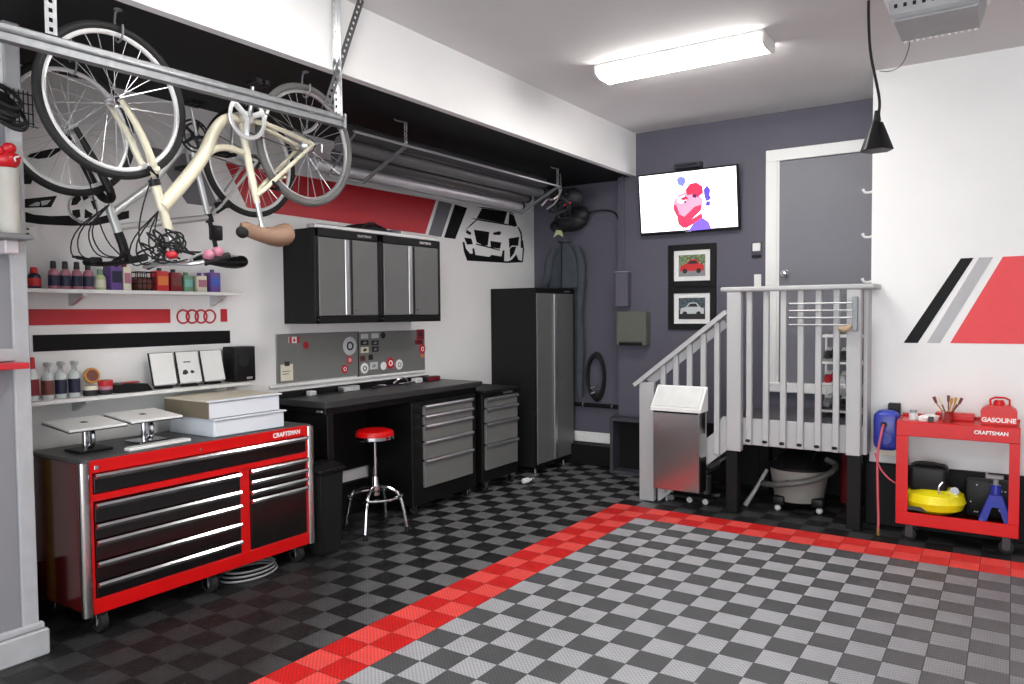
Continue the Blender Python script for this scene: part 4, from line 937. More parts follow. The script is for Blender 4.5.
# ------------------------------------------------------------------ hose reel
t = thing('hose_reel', 'round blue air hose reel on the right wall beside the landing', 'hose reel', (-.80,6.2,.6))
build(MB().box((-.865,6.12,.60), (-.685,6.27,.90), .06, seg=5), 'housing', blue_p, t)
build(MB().box((-.845,6.108,.63), (-.705,6.125,.87), .008, seg=2).cyl((-.775,6.10,.70), (-.775,6.11,.70), .045), 'face_plate', blue_d, t)
build(MB().cyl((-.785,6.095,.80), (-.785,6.13,.80), .022), 'hose_guide', blk_satin, t)
build(box1((-.78,6.275,.60), (-.70,YF-.001,.94), .004), 'wall_bracket', blk_satin, t)
build(box1((-.84,6.262,.545), (-.705,YF-.052,.60), .003), 'mount_block', P_['cream'], t)
tag(build(MB().tube([(-.785,6.095,.80), (-.79,6.04,.76), (-.815,6.02,.60), (-.81,6.01,.35), (-.80,6.0,.12), (-.80,5.99,.045)], .009, 8, 2), 'air_hose', red_hose, loc=(-.8,6.0,.03)), 'pinkish red air hose hanging from the blue reel to the floor', 'hose')
o = build(MB().cyl((-.80,5.99,.005), (-.80,5.99,.055), .012), 'brass_fitting', mat('brass',(190,160,90),.3,.8)); o.parent = bpy.data.objects['air_hose']; o.location = -Vector((-.8,6.0,.03))
o = build(MB().tube([(-.83,6.02,.60), (-.80,6.0,.50), (-.74,5.99,.43), (-.69,5.99,.40)], .006, 8, 2), 'branch_hose', red_hose); o.parent = bpy.data.objects['air_hose']; o.location = -Vector((-.8,6.0,.03))

# ------------------------------------------------------------------ red cart
CY0, CY1, CX0, CX1 = 5.93, 6.295, -.682, .048
t = thing('tool_cart', 'open red rolling cart against the right white wall', 'cart', ((CX0+CX1)/2,6.1,0))
def ring(y0, y1, m=red_gloss):
    return MB().box((CX0,y0,.215), (CX0+.075,y1,.755), .001).box((CX1-.06,y0,.215), (CX1,y1,.755), .001).box((CX0,y0,.755), (CX1,y1,.86), .004).box((CX0,y0,.125), (CX1,y1,.215), .004)
build(ring(CY0,CY0+.018), 'front_frame', red_gloss, t)
build(MB().box((CX0,CY1-.012,.125), (CX0+.03,CY1,.80), .003).box((CX1-.03,CY1-.012,.125), (CX1,CY1,.80), .003).box((CX0,CY1-.012,.80), (CX1,CY1,.875), .003), 'rear_frame', red_gloss, t)
for xa, xb in ((CX0,CX0+.012),(CX1-.012,CX1)):
    for za, zb_ in ((.76,.86),(.125,.215)): build(box1((xa,CY0+.018,za), (xb,CY1-.012,zb_), .002), 'side_rail', red_gloss, t)
build(box1((CX0+.012,CY0+.018,.84), (CX1-.012,CY1-.012,.855), .002), 'top_tray', red_gloss, t)
build(box1((CX0+.012,CY0+.018,.165), (CX1-.012,CY1-.012,.18), .002), 'bottom_tray', dk_red, t)
build(MB().text('CRAFTSMAN', .034, MY(-.115,CY0-.0005,.815), .001, .0010), 'logo_lettering', trim_white, t)
for x, y in ((-.60,6.0),(-.02,6.0),(-.60,6.24),(-.02,6.24)): caster(t, x, y, .124, .045, .028, hub=mat('dark_caster_metal',(70,70,72),.4,.7))
# compressor
t = thing('air_compressor', 'yellow pancake air compressor with a black motor cover, in the red cart', 'air compressor', (-.46,6.1,.181))
cx, cy, cz = -.455, 6.10, .181
build(MB().lathe([(.05,.022),(.12,.026),(.178,.06),(.198,.11),(.182,.165),(.12,.195),(.05,.20)], (cx,cy,cz), n=36), 'tank', yellow, t)
build(MB().torus((cx,cy,cz+.11), .193, .006, (0,0,1), 40, 6), 'tank_seam', yellow, t)
for a in (0.6,2.7,4.8): build(MB().cyl((cx+.11*math.cos(a),cy+.11*math.sin(a),cz+.001), (cx+.11*math.cos(a),cy+.11*math.sin(a),cz+.05), .016), 'foot', blk_rub, t)
mh = build(MB().box((cx-.155,cy-.10,cz+.17), (cx+.085,cy+.10,cz+.36), .035, seg=4), 'motor_cover', blk_satin, t)
build(MB().tube([(cx-.14,cy-.05,cz+.35), (cx-.10,cy-.05,cz+.375), (cx+.03,cy-.05,cz+.375), (cx+.08,cy-.05,cz+.34)], .013, 8, 2), 'carry_handle', blk_rub, mh)
build(MB().cyl((cx+.13,cy-.06,cz+.20), (cx+.13,cy-.08,cz+.20), .028).cyl((cx+.13,cy-.065,cz+.15), (cx+.13,cy-.065,cz+.22), .012), 'pressure_gauge', chrome, t)
build(MB().tube([(cx+.06,cy-.11,cz+.26), (cx+.03,cy-.14,cz+.22), (cx+.05,cy-.14,cz+.17)], .006, 8, 2), 'air_line', alum, t)
build(MB().box((cx-.15,cy-.158,cz+.055), (cx-.03,cy-.150,cz+.08), 0, M=Matrix.Translation((0,-.016,0))), 'side_label', P_['dark'], t)
build(MB().sph((cx-.19,cy-.02,cz+.16), .03, (1,1,1.6), 12), 'yellow_bumper', yellow, t)
# dark toolbox behind
t = thing('equipment_case', 'black case with small white dots behind the blue jack stand in the cart', 'case', (-.15,6.2,.181))
build(MB().box((-.27,6.16,.1815), (.02,6.275,.45), .02, seg=2), 'body', blk_satin, t)
mb = MB()
random.seed(4)
for k in range(10):
    mb.sph((-.25+random.random()*.24,6.158,.2+random.random()*.23), .006, n=6)
build(mb, 'studs', P_['lgrey'], t)
# jack stand
t = thing('jack_stand', 'blue steel jack stand at the right end of the cart lower tray', 'jack stand', (-.08,6.05,.181))
jx, jy, jz = -.085, 6.04, .181
mb = MB()
for a, b in ((-1,-1),(-1,1),(1,-1),(1,1)):
    mb.tube([(jx+a*.085,jy+b*.07,jz+.006), (jx+a*.025,jy+b*.02,jz+.20)], [.02,.014], 6)
mb.prism([(jx-.105,jz),(jx-.06,jz),(jx-.02,jz+.13),(jx+.02,jz+.13),(jx+.06,jz),(jx+.105,jz),(jx+.035,jz+.21),(jx-.035,jz+.21)], 'y', jy-.078, jy-.072)
build(mb, 'legs', blue_d, t)
build(MB().cyl((jx,jy,jz+.17), (jx,jy,jz+.27), .035, .03), 'collar', blue_d, t)
build(MB().cyl((jx,jy,jz+.27), (jx,jy,jz+.31), .016).box((jx-.06,jy-.025,jz+.31), (jx+.045,jy+.025,jz+.335), .006).box((jx-.06,jy-.025,jz+.335), (jx-.045,jy+.025,jz+.35), .003), 'saddle', P_['grey'], t)
# on top of the cart
t = thing('gasoline_can', 'red metal gasoline can with white lettering, on the cart top', 'gas can', (-.08,6.08,.856))
gx, gy, gz = -.075, 6.10, .8555
poly = [(gx-.105,gz),(gx+.105,gz),(gx+.105,gz+.105),(gx+.06,gz+.135),(gx-.06,gz+.135),(gx-.105,gz+.105)]
b = MB().prism(poly, 'y', gy-.06, gy+.06); bmesh.ops.bevel(b.bm, geom=list(b.bm.edges), offset=.008, segments=2, affect='EDGES')
build(b, 'can_body', red_gloss, t)
build(MB().cyl((gx,gy,gz+.13), (gx,gy,gz+.155), .035).cyl((gx,gy,gz+.155), (gx,gy,gz+.168), .028), 'cap', red_gloss, t)
build(MB().tube([(gx-.05,gy,gz+.13), (gx-.05,gy,gz+.185), (gx+.06,gy,gz+.185), (gx+.06,gy,gz+.13)], .007, 8, 1), 'handle', red_gloss, t)
build(MB().text('GASOLINE', .042, MY(gx,gy-.0605,gz+.035), .001, .0016), 'lettering', paper, t)
t = thing('brush_pot', 'small steel pot full of brushes on the cart top', 'brush pot', (-.37,6.08,.856))
px_, py_ = -.375, 6.06
build(MB().lathe([(.032,0),(.034,.004),(.036,.075),(.038,.078)], (px_,py_,.8555), n=24), 'pot', steel, t)
random.seed(11)
for k in range(9):
    a = k*2*PI/9; l = .10+.03*random.random(); d = (math.cos(a)*.05+.004*k-.02, math.sin(a)*.03)
    br = build(MB().tube([(px_+math.cos(a)*.02,py_+math.sin(a)*.02,.91), (px_+math.cos(a)*.024+d[0],py_+d[1],.90+l*.75)], .0045, 6), 'brush_handle', P_['gold'] if k % 2 else P_['brown'], t)
    build(MB().tube([(px_+math.cos(a)*.024+d[0],py_+d[1],.90+l*.75), (px_+math.cos(a)*.028+d[0]*1.25,py_+d[1],.912+l)], [.008,.010], 8), 'bristle_head', [P_['cream'],P_['gold'],P_['brown']][k % 3], br)
t = thing('glass_jar', 'clear jar on the cart top between reel and brush pot, left one', 'jar', (-.60,6.05,.856))
build(MB().lathe([(.03,0),(.03,.05),(.02,.055)], (-.59,6.08,.8555), n=18), 'body', clear_p, t)
build(MB().cyl((-.59,6.08,.91), (-.59,6.08,.925), .025), 'lid', P_['grey'], t)
t = thing('folded_rag', 'crumpled white rag on the cart top left of the brush pot', 'rag', (-.49,6.06,.856))
build(loft([(-.50,6.06,.856,.06,.05,.08,0),(-.50,6.06,.88,.062,.055,.14,.5),(-.48,6.06,.895,.05,.035,.18,1.1),(-.48,6.06,.905,.015,.01,.1,1.5)]), 'cloth', paper, t)
build(MB().box((-.49,5.985,.8558), (-.455,5.995,.895), .003), 'dark_hem', P_['dark'], t)
bit2 = thing('parts_tray', 'low red tray standing on the cart top behind the brushes', 'tray', (-.30,6.2,.856))
build(MB().box((-.46,6.17,.8555), (-.22,6.27,.905), .004), 'tray_body', red_gloss, bit2)
build(MB().box((-.455,6.166,.89), (-.225,6.17,.90), .001), 'rolled_rim', pale_red, bit2)

# ------------------------------------------------------------------ bicycles hung upside down by their wheels
def wheel(parent, name, X, y, z, R, tyre_r, rim_m, tyre_m, ns=28, hubr=.022, disc=False):
    w = build(MB().torus((X,y,z), R-tyre_r, tyre_r, (1,0,0), 72, 10), name, tyre_m, parent)
    build(MB().torus((X,y,z), R-2*tyre_r-.006, .0115, (1,0,0), 72, 8, (1,1,1.0)), 'rim', rim_m, w)
    mb = MB(); ri = R-2*tyre_r-.01
    for k in range(ns):
        a = 2*PI*k/ns; s = 1 if k % 2 else -1; b = a+.75*(1 if (k//2) % 2 else -1)
        mb.cyl((X+s*.026, y+.018*math.cos(b), z+.018*math.sin(b)), (X+s*.004, y+ri*math.cos(a), z+ri*math.sin(a)), .0016, n=5)
    build(mb, 'spokes', alum, w)
    mb = MB().cyl((X-.05,y,z), (X+.05,y,z), .009).cyl((X-.03,y,z), (X+.03,y,z), .016).cyl((X-.03,y,z), (X-.025,y,z), hubr).cyl((X+.025,y,z), (X+.03,y,z), hubr)
    build(mb, 'hub', alum, w)
    return w
def pedal(parent, X, y, z, dx):
    build(MB().box((X,y-.045,z-.012), (X+dx,y-.032,z+.012), .003).box((X,y+.032,z-.012), (X+dx,y+.045,z+.012), .003).box((X+dx*.9,y-.045,z-.012), (X+dx,y+.045,z+.012), .003).box((X,y-.045,z-.012), (X+dx*.12,y+.045,z+.012), .003).cyl((X,y,z), (X+dx,y,z), .010), 'pedal', blk_satin, parent)
# cream bicycle
X = -3.38
t = thing('bicycle', 'cream bicycle hanging upside down nearest the steel beam, with a tan saddle', 'bicycle', (X,2.42,2.0), 'bicycles hung upside down under the soffit')
hF, hR, BBp = (1.868,2.612), (2.972,2.612), (2.535,2.672)
wheel(t, 'front_wheel', X, *hF, .346, .019, white_rim, blk_rub)
wheel(t, 'rear_wheel', X, *hR, .346, .019, alum, mat('grey_tyre',(92,92,90),.6))
def P3(p, dx=0): return (X+dx, p[0], p[1])
mb = MB()
mb.tube([P3((2.082,2.165)), P3((2.20,2.30)), P3((2.31,2.44)), P3((2.37,2.58)), P3((2.44,2.66)), P3(BBp)], [.034,.034,.033,.029,.026,.025], 14, 2)
mb.tube([P3((2.33,2.455)), P3((2.38,2.495)), P3((2.45,2.512)), P3((2.545,2.50))], [.016,.018,.018,.017], 12, 2)
mb.tube([P3(BBp), P3((2.572,2.47)), P3((2.625,2.245))], [.019,.020,.018], 12, 1)
mb.tube([P3((2.045,2.285)), P3((2.112,2.06))], .022, 14)
mb.cyl(P3(BBp,-.036), P3(BBp,.036), .024)
for s in (-1,1):
    mb.tube([P3(BBp,s*.02), P3((2.70,2.665),s*.04), P3(hR,s*.055)], [.015,.014,.012], 10, 1)
    mb.tube([P3((2.618,2.285),s*.012), P3((2.68,2.345),s*.035), P3(hR,s*.055)], [.012,.012,.010], 10, 1)
mb.tube([P3((2.78,2.40),-.045), P3((2.78,2.40),.045)], .007, 8)
build(mb, 'frame', cream, t)
mb = MB()
for s in (-1,1): mb.tube([P3((2.036,2.315),s*.02), P3((2.012,2.36),s*.048), P3((1.95,2.50),s*.050), P3(hF,s*.052)], [.019,.018,.016,.012], 10, 2)
mb.tube([P3((2.03,2.335),-.05), P3((2.045,2.30),0), P3((2.03,2.335),.05)], .016, 10, 2)
fk = build(mb, 'fork', cream, t)
build(MB().cyl(P3((2.043,2.29)), P3((2.052,2.262)), .026), 'headset', blk_satin, fk)
mb = MB().tube([P3((2.112,2.065)), P3((2.13,2.0)), P3((2.125,1.935)), P3((2.08,1.90))], [.012,.012,.013,.014], 10, 2)
build(mb, 'stem', alum, t)
hb = build(MB().tube([P3((2.24,1.93),-.27), P3((2.10,1.885),-.22), P3((2.07,1.895),-.08), P3((2.07,1.895),.08), P3((2.10,1.885),.22), P3((2.24,1.93),.27)], .011, 10, 2), 'handlebar', alum, t)
for s in (-1,1):
    build(MB().tube([P3((2.14,1.893),s*.235), P3((2.25,1.932),s*.272)], .016, 10), 'grip', blk_rub, hb)
    build(MB().tube([P3((2.10,1.89),s*.19), P3((2.12,1.92),s*.16), P3((2.2,1.96),s*.22)], .006, 8, 1), 'brake_lever', alum, hb)
build(MB().sph(P3((2.05,1.93),.12), .028, (1,1,.7), 14), 'bell', decal_dred, hb)
build(MB().sph(P3((2.16,1.93),.24), .026, (1.3,1,1), 12).sph(P3((2.2,1.945),.25), .026, (1.3,1,1), 12), 'bar_ribbon', P_['pink'], hb)
mb = MB()
for k in range(4):
    s = (-.16,-.08,.08,.17)[k]
    mb.tube([P3((2.10,1.91),s), P3((2.0,1.88),s*.9), P3((1.97,2.0),s*.6), P3((2.05,2.14),.02)], .0035, 6, 2)
mb.tube([P3((2.05,1.9),.1), P3((1.94,1.93),.05), P3((1.96,2.08),0), P3((2.04,2.32),0)], .0035, 6, 2)
random.seed(21)
for k in range(12):
    dx = random.uniform(-.2,.2); q = [P3((2.10+random.uniform(-.05,.08),1.93+random.uniform(-.02,.03)),dx+random.uniform(-.05,.05)) for _ in range(2)]
    mb.tube([q[0], P3((2.02+random.uniform(-.05,.05),1.98+random.uniform(-.04,.10)),dx), P3((2.12+random.uniform(-.06,.08),2.0+random.uniform(-.03,.06)),dx*.6), q[1]], .005, 6, 2)
build(mb, 'cables', blk_rub, t)
build(MB().cyl(P3((2.622,2.26)), P3((2.655,2.12)), .0135).cyl(P3((2.652,2.14)), P3((2.66,2.10)), .02), 'seat_post', alum, t)
def saddle_mesh(X, y, z, L=.29, w=.085, flip=-1, fat=1.):
    """saddle seen from the side, nose towards -Y; built upside down (flip=-1)"""
    rings = []
    for u, hw, th, dz in ((0,.016,.018,-.006),(.12,.022,.022,-.006),(.3,.026,.022,.002),(.5,.040,.024,.008),(.68,.066,.028,.010),(.84,w,.034,.006),(.95,w*.95,.034,0),(1,w*.6,.02,-.004)):
        rings.append((u, hw, th, dz))
    tb = bmesh.new(); rows = []; n = 16
    for u, hw, th, dz in rings:
        rows.append([tb.verts.new((X+hw*math.cos(2*PI*j/n), y-L*.55+L*u, z+flip*fat*(dz+th*math.sin(2*PI*j/n)*(1 if math.sin(2*PI*j/n)*1 > 0 else 1.3)))) for j in range(n)])
    for i in range(len(rows)-1):
        for j in range(n): tb.faces.new((rows[i][j], rows[i][(j+1)%n], rows[i+1][(j+1)%n], rows[i+1][j]))
    tb.faces.new(rows[0][::-1]); tb.faces.new(rows[-1]); return MB()._add(tb)
sd = build(saddle_mesh(X,2.685,2.085,.30,.09,-1,1.6), 'saddle', tan, t)
build(MB().tube([P3((2.60,2.10),.02), P3((2.70,2.115),.02), P3((2.78,2.09),.03)], .004, 6, 1).tube([P3((2.60,2.10),-.02), P3((2.70,2.115),-.02), P3((2.78,2.09),-.03)], .004, 6, 1), 'saddle_rails', chrome, sd)
build(MB().sph((X,2.528,2.083), .034, (.8,1.1,.95), 14), 'saddle_nose', blk_rub, sd)
Xc = X+.055
mb = MB().torus((Xc,BBp[0],BBp[1]), .104, .012, (1,0,0), 48, 8, (1,1,.6)).cyl((Xc-.006,BBp[0],BBp[1]), (Xc+.008,BBp[0],BBp[1]), .030)
for k in range(3):
    a = .4+k*2*PI/3; mb.cyl((Xc,BBp[0],BBp[1]), (Xc,BBp[0]+.098*math.cos(a),BBp[1]+.098*math.sin(a)), .014, .016)
cr = build(mb, 'chainring', white_rim, t)
cp = (BBp[0]+.02, BBp[1]+.17); cq = (BBp[0]-.02, BBp[1]-.17)
build(MB().tube([(Xc+.015,*BBp), (Xc+.02,*cp)], .010, 8), 'crank_arm', alum, cr); pedal(cr, Xc+.025, *cp, .085)
build(MB().tube([(X-.06,*BBp), (X-.065,*cq)], .010, 8), 'crank_arm', alum, cr); pedal(cr, X-.07, *cq, -.085)
mb = MB().tube([(Xc-.01,BBp[0],BBp[1]+.075), (Xc-.012,hR[0],hR[1]+.035), (Xc-.012,hR[0]+.035,hR[1]), (Xc-.012,hR[0]-.02,hR[1]-.06), (Xc-.01,BBp[0]+.02,BBp[1]-.074)], .004, 6, 1)
build(mb, 'chain', mat('chain_steel',(96,94,92),.4,.8), t)
mb = MB().lathe([(.045,-.008),(.048,0),(.03,.02)], (X+.02,*hR), (1,0,0), 20).tube([(X+.06,2.90,2.66), (X+.06,2.96,2.69), (X+.06,3.0,2.73)], .010, 8, 1).tube([(X+.06,hR[0],hR[1]), (X+.07,hR[0]+.05,hR[1]+.02), (X+.07,hR[0]+.05,hR[1]-.04)], .006, 8, 2)
build(mb, 'derailleur', alum, t)
for nm, (yy, zz) in (('front',(2.02,2.33)), ('rear',(2.72,2.36))):
    build(MB().tube([P3((yy-.02,zz),-.04), P3((yy+.03,zz-.02),-.03), P3((yy+.035,zz-.03),.03), P3((yy-.02,zz),.04)], .008, 8, 1).sph(P3((yy-.02,zz),.04), .012, n=8), 'brake_caliper', blk_satin, t)
# white bicycle behind
X = -4.03
t = thing('bicycle', 'silver framed bicycle with black fork hanging behind the cream one, black saddle', 'bicycle', (X,2.5,2.0), 'bicycles hung upside down under the soffit')
hF, hR, BBp = (1.99,2.605), (3.09,2.611), (2.665,2.69)
wheel(t, 'front_wheel', X, *hF, .340, .019, white_rim, blk_rub, 32)
wheel(t, 'rear_wheel', X, *hR, .345, .019, white_rim, blk_rub, 32, .035)
mb = MB()
mb.tube([P3((2.231,2.128)), P3((2.78,2.235))], .019, 12)
mb.tube([P3((2.20,2.20)), P3((2.40,2.36)), P3(BBp)], .022, 12)
mb.tube([P3(BBp), P3((2.785,2.21))], .017, 12)
mb.tube([P3((2.178,2.24)), P3((2.225,2.10))], .023, 12)
mb.cyl(P3(BBp,-.036), P3(BBp,.036), .024)
for s in (-1,1):
    mb.tube([P3(BBp,s*.02), P3((2.8,2.67),s*.045), P3(hR,s*.06)], .010, 10, 1)
    mb.tube([P3((2.79,2.245),s*.012), P3((2.86,2.33),s*.04), P3(hR,s*.06)], .009, 10, 1)
build(mb, 'frame', silver_p, t)
mb = MB()
for s in (-1,1):
    mb.tube([P3((2.16,2.30),s*.058), P3((2.10,2.42),s*.058), P3(hF,s*.056)], [.022,.020,.013], 12, 1)
mb.tube([P3((2.15,2.32),-.06), P3((2.18,2.27),-.04), P3((2.18,2.27),.04), P3((2.15,2.32),.06)], .022, 10, 2)
build(mb, 'fork', blk_satin, t)
build(MB().tube([P3((2.225,2.10)), P3((2.255,2.02)), P3((2.26,1.965)), P3((2.20,1.93))], [.024,.024,.024,.022], 12, 1), 'stem', blk_satin, t)
hb = build(MB().tube([P3((2.20,1.95),-.29), P3((2.19,1.93),-.12), P3((2.19,1.93),.12), P3((2.20,1.95),.29)], .014, 10, 1), 'handlebar', blk_satin, t)
for s in (-1,1):
    build(MB().tube([P3((2.195,1.94),s*.17), P3((2.20,1.95),s*.295)], .019, 10), 'grip', blk_rub, hb)
    build(MB().box(P3((2.15,1.93),s*.15-.02), P3((2.21,1.97),s*.15+.02), .008).tube([P3((2.17,1.95),s*.15), P3((2.12,1.97),s*.2), P3((2.12,1.975),s*.27)], .007, 8, 1), 'brake_lever', blk_satin, hb)
mb = MB()
for s in (-.15,-.06,.1,.16): mb.tube([P3((2.15,1.95),s), P3((2.04,1.96),s), P3((2.03,2.10),s*.5), P3((2.17,2.24),.02)], .0035, 6, 2)
mb.tube([P3((2.16,1.95),.16), P3((2.08,2.05),.12), P3((2.06,2.3),.06), P3((2.02,2.5),.04)], .0035, 6, 2)
build(mb, 'cables', blk_rub, t)
build(MB().cyl(P3((2.782,2.225)), P3((2.83,2.03)), .0135), 'seat_post', blk_satin, t)
build(MB().cyl(P3((2.776,2.255)), P3((2.787,2.205)), .024).box(P3((2.79,2.10),-.025), P3((2.86,2.19),.025), .01, seg=2), 'seat_clamp', blk_satin, t)
sd = build(saddle_mesh(X,2.86,1.975,.33,.085), 'saddle', blk_satin, t)
build(MB().tube([P3((2.74,2.0),.022), P3((2.84,2.035),.022), P3((2.95,2.01),.03)], .005, 6, 1).tube([P3((2.74,2.0),-.022), P3((2.84,2.035),-.022), P3((2.95,2.01),-.03)], .005, 6, 1), 'saddle_rails', alum, sd)
Xc = X+.055
mb = MB()
for r in (.092,.070): mb.torus((Xc-.004+(.09-r)*.3,BBp[0],BBp[1]), r, .006, (1,0,0), 40, 6)
for k in range(5):
    a = k*2*PI/5; mb.cyl((Xc,*BBp), (Xc,BBp[0]+.085*math.cos(a),BBp[1]+.085*math.sin(a)), .009)
mb.cyl((Xc-.006,*BBp), (Xc+.008,*BBp), .025)
cr = build(mb, 'chainring', blk_satin, t)
cp = (BBp[0]-.04, BBp[1]+.165); cq = (BBp[0]+.04, BBp[1]-.165)
build(MB().tube([(Xc+.015,*BBp), (Xc+.02,*cp)], .010, 8), 'crank_arm', alum, cr); pedal(cr, Xc+.025, *cp, .085)
build(MB().tube([(X-.06,*BBp), (X-.065,*cq)], .010, 8), 'crank_arm', alum, cr); pedal(cr, X-.07, *cq, -.085)
build(MB().tube([(Xc-.01,BBp[0],BBp[1]+.085), (Xc-.012,hR[0],hR[1]+.035), (Xc-.012,hR[0]+.035,hR[1]), (Xc-.012,hR[0]-.02,hR[1]-.06), (Xc-.01,BBp[0]+.02,BBp[1]-.082)], .004, 6, 1), 'chain', mat('chain_steel',(96,94,92)), t)
build(MB().box(P3((2.84,2.30),-.04), P3((2.90,2.335),.04), .006).tube([P3((2.80,2.26),.05), P3((2.86,2.30),.05)], .008, 8), 'brake_caliper', blk_satin, t)
build(MB().lathe([(.04,-.012),(.048,0),(.03,.02)], (X+.03,*hR), (1,0,0), 20).tube([(X+.07,3.10,2.60), (X+.075,3.16,2.62), (X+.075,3.15,2.55)], .008, 8, 1), 'derailleur', blk_satin, t)
# ceiling hooks
def chook(X, y, label, zr=2.952):
    t = thing('ceiling_hook', label, 'hook', (X,y,ZS), 'hooks that hold up the bicycle wheels')
    build(MB().cyl((X,y-.004,ZS-.005), (X,y-.004,ZS), .018), 'base', galv, t)
    build(MB().tube([(X,y-.004,ZS-.004), (X-.03,y-.004,ZS-.012), (X-.034,y-.004,2.90), (X,y-.004,2.880), (X+.034,y-.004,2.905), (X+.034,y-.004,2.955)], .005, 8, 1), 'hook_rod', galv, t)
chook(-3.38,1.90,'steel hook holding the front wheel of the cream bicycle')
chook(-3.38,2.98,'steel hook holding the rear wheel of the cream bicycle')
chook(-4.03,2.02,'steel hook holding the front wheel of the silver bicycle')
chook(-4.03,3.09,'steel hook holding the rear wheel of the silver bicycle')
# ------------------------------------------------------------------ storage rack beam and braces
def perforated(name, p0, p1, w, parent, face=(0,1,0), m=None, fl=0):
    """perforated angle bar from p0 to p1, w wide along face"""
    p0, p1 = Vector(p0), Vector(p1); d = p1-p0; L = d.length; d = d/L; f = (Vector(face)-d*Vector(face).dot(d)).normalized(); nrm = d.cross(f)
    R = Matrix((f, nrm, d)).transposed().to_4x4(); M = Matrix.Translation(p0) @ R
    mb = MB().box((-w/2,-.0015,0), (-w/6,.0015,L), 0, M=M).box((w/6,-.0015,0), (w/2,.0015,L), 0, M=M)
    n = int(L/.036)
    for k in range(n+1): mb.box((-w/6,-.0015,max(0,k*L/n-.010)), (w/6,.0015,min(L,k*L/n+.010)), 0, M=M)
    if fl: mb.box((w/2-.003,-fl,0), (w/2,0,L), 0, M=M)
    return build(mb, name, m or galv, parent, smooth=False)
XB = -3.15
t = thing('ceiling_rack', 'galvanised steel beam rack hanging from perforated straps above the bicycles', 'rack', (XB,2.0,2.7))
mb = MB().box((XB-.004,.6,2.695), (XB+.002,3.04,2.765), .002).box((XB-.045,.6,2.759), (XB+.002,3.04,2.765), .002).box((XB-.030,.6,2.695), (XB+.012,3.04,2.701), .002)
mb.tube([(XB+.003,.6,2.738), (XB+.003,3.04,2.738)], .009, 8)
bmesh.ops.transform(mb.bm, matrix=Matrix.Translation((0,3.04,2.765)) @ Matrix.Rotation(math.radians(.6), 4, 'X') @ Matrix.Translation((0,-3.04,-2.765)), verts=mb.bm.verts)
build(mb, 'beam', galv, t)
build(MB().box((XB-.05,3.04,2.69), (XB+.012,3.055,2.772), .002), 'end_plate', galv, t)
perforated('hanger_strap', (XB+.004,1.495,2.75), (XB+.004,1.495,ZC), .045, t)
perforated('hanger_strap', (XB-.012,3.0,2.75), (XB-.012,2.995,ZC), .036, t, m=alum, fl=.03)
perforated('diagonal_brace', (XB+.006,2.915,2.79), (XB+.006,3.19,ZC), .045, t, m=mat('dark_galvanised',(96,97,99),.45,.8))
for k, yy in enumerate((1.2,2.0,2.8)):
    build(MB().box((XB-.3,yy-.015,2.765), (XB-.02,yy+.015,2.775), .002) if False else MB().cyl((XB-.002,yy,2.73), (XB+.008,yy,2.73), .008), 'bolt', chrome, t)

# long rolls carried by a sloping frame near the wall
t = thing('roll_rack', 'sloping metal frame hanging on chains below the dark soffit, behind the bicycles', 'rack', (-3.85,5.0,2.65))
build(MB().tube([(-3.68,3.64,2.865), (-3.68,6.40,2.865)], .010, 8), 'front_rail', alum, t)
build(MB().tube([(-4.12,3.80,2.645), (-4.12,6.36,2.645)], .012, 8), 'lower_rail', alum, t)
for yy in (3.66,4.17,6.36):
    build(MB().tube([(-3.68,yy,2.862), (-4.12,max(yy,3.82),2.645)], .016 if yy > 4 else .009, 6), 'brace', galv, t)
for yy in (4.16,6.34):
    mb = MB()
    for k in range(6):
        mb.torus((-3.68,yy,2.885+.026*k), .012, .0035, ((1,0,0),(0,1,0))[k%2], 14, 6, (1,1,1))
    ch = build(mb, 'chain', alum, t)
    build(MB().tube([(-3.68,yy,ZS), (-3.68,yy-.10,ZS-.012), (-3.68,yy-.12,ZS-.0)], .006, 6, 1).tube([(-3.68,yy,ZS-.01), (-3.69,yy+.03,ZS-.03), (-3.68,yy+.01,ZS-.06)], .005, 6, 1), 'ceiling_hook', galv, ch)
build(MB().tube([(-3.70,6.40,2.86), (-3.72,6.46,2.80), (-3.78,6.40,2.74), (-3.86,6.46,2.78), (-3.9,6.40,2.70)], .010, 8, 1).tube([(-3.66,6.38,2.84), (-3.74,6.42,2.72), (-3.84,6.40,2.66)], .009, 8, 1), 'end_clamp', alum, t)
for k, (x, z, r, m, y0, y1, lab) in enumerate((
    (-3.80,2.895,.052,mat('roll_dark',(62,62,64),.35),3.72,6.3,'dark tube, highest and frontmost of the long tubes on the sloping rack'),
    (-3.92,2.835,.055,mat('roll_grey',(104,104,106),.4),3.74,6.42,'mid grey tube, second from the front on the sloping rack'),
    (-4.03,2.780,.048,mat('roll_dark2',(76,75,76),.3),3.80,6.35,'dark grey tube, third from the front on the sloping rack'),
    (-4.145,2.712,.050,mat('roll_pale',(196,194,198),.28,.4),3.70,6.40,'pale shiny tube, lowest on the sloping rack beside the wall'))):
    tt = thing('long_tube', lab, 'tube', (x,5,z-r), 'long tubes stored on the sloping rack')
    build(MB().lathe([(r-.004,0),(r,.004),(r,y1-y0-.004),(r-.004,y1-y0)], (x,y0,z), (0,1,0), 24), 'tube_body', m, tt)
    build(MB().lathe([(r+.003,0),(r+.003,.03)], (x,y1-.03,z), (0,1,0), 24), 'end_cap', blk_satin, tt)
t = thing('bundle_of_straps', 'tangle of dark straps with small red lights at the far end of the tube rack', 'straps', (-3.95,6.75,2.6))
random.seed(5); mb = MB()
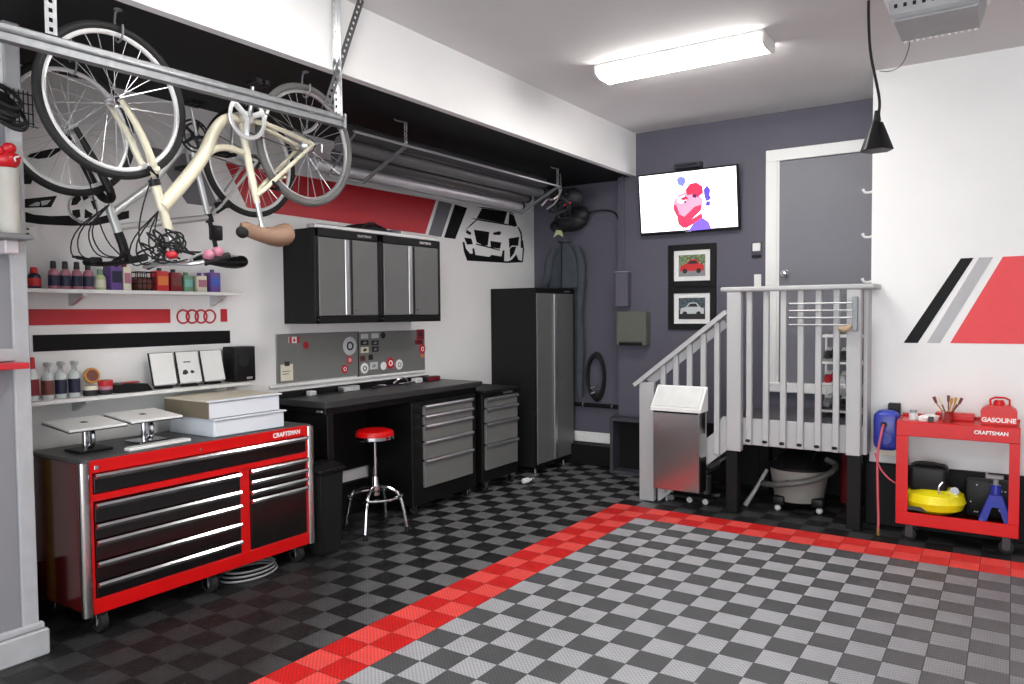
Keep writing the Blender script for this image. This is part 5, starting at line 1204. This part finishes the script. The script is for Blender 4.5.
for k in range(9):
    p = [(-3.80+random.uniform(-.14,.10), 6.62+random.uniform(-.05,.12), 2.74+random.uniform(-.14,.16)) for _ in range(5)]
    mb.tube(p, random.uniform(.010,.022), 8, 2)
mb.sph((-3.74,6.72,2.80), .11, (1.2,.8,.9), 14)
build(mb, 'straps', cloth_k, t)
build(MB().sph((-3.69,6.60,2.73), .012, n=8).sph((-3.74,6.58,2.715), .010, n=8), 'red_lights', P_['red'], t)
build(MB().tube([(-3.80,6.6,ZS), (-3.80,6.62,2.85)], .006, 6), 'hanger', galv, t)

# ------------------------------------------------------------------ camera, world
cam = bpy.data.cameras.new('camera'); co = bpy.data.objects.new('camera', cam); COL.objects.link(co)
VYv = Vector((1014-512, 308-342, 753.3817)).normalized(); VXv = -Vector((-620-512, 322-342, 753.3817)).normalized()
ry = VYv; rx = (VXv-ry*VXv.dot(ry)).normalized(); rz = ry.cross(rx)
if rz.y > 0: rz = -rz
# world axes expressed in image axes (right, down, forward) give the camera rotation
M3 = Matrix((rx, ry, rz))
right = M3 @ Vector((1,0,0)); down = M3 @ Vector((0,1,0)); fwd = M3 @ Vector((0,0,1))
R = Matrix((right, -down, -fwd)).transposed()
co.matrix_world = Matrix.Translation((0,0,1.65)) @ R.to_4x4()
cam.sensor_width = 36; cam.lens = 36*753.3817/1024; cam.clip_start = .05
SC.camera = co
w = bpy.data.worlds.new('world'); SC.world = w; w.use_nodes = True
bg = w.node_tree.nodes['Background']; bg.inputs[0].default_value = (.92,.96,1,1); bg.inputs[1].default_value = 3.0
pl = bpy.data.lights.new('garage_door_portal', 'AREA'); pl.shape = 'RECTANGLE'; pl.size = 5.6; pl.size_y = 2.5; pl.cycles.is_portal = True
po = bpy.data.objects.new('garage_door_portal', pl); COL.objects.link(po); po.location = (-.2,-2.62,1.25); po.rotation_euler = (PI/2,0,0)
SC.view_settings.view_transform = 'Standard'; SC.view_settings.look = 'None'; SC.view_settings.gamma = 1; SC.view_settings.use_curve_mapping = False
SC.view_settings.exposure = 1.05
SC.cycles.use_denoising = True
SC.cycles.max_bounces = 8
SC.cycles.sample_clamp_indirect = 6
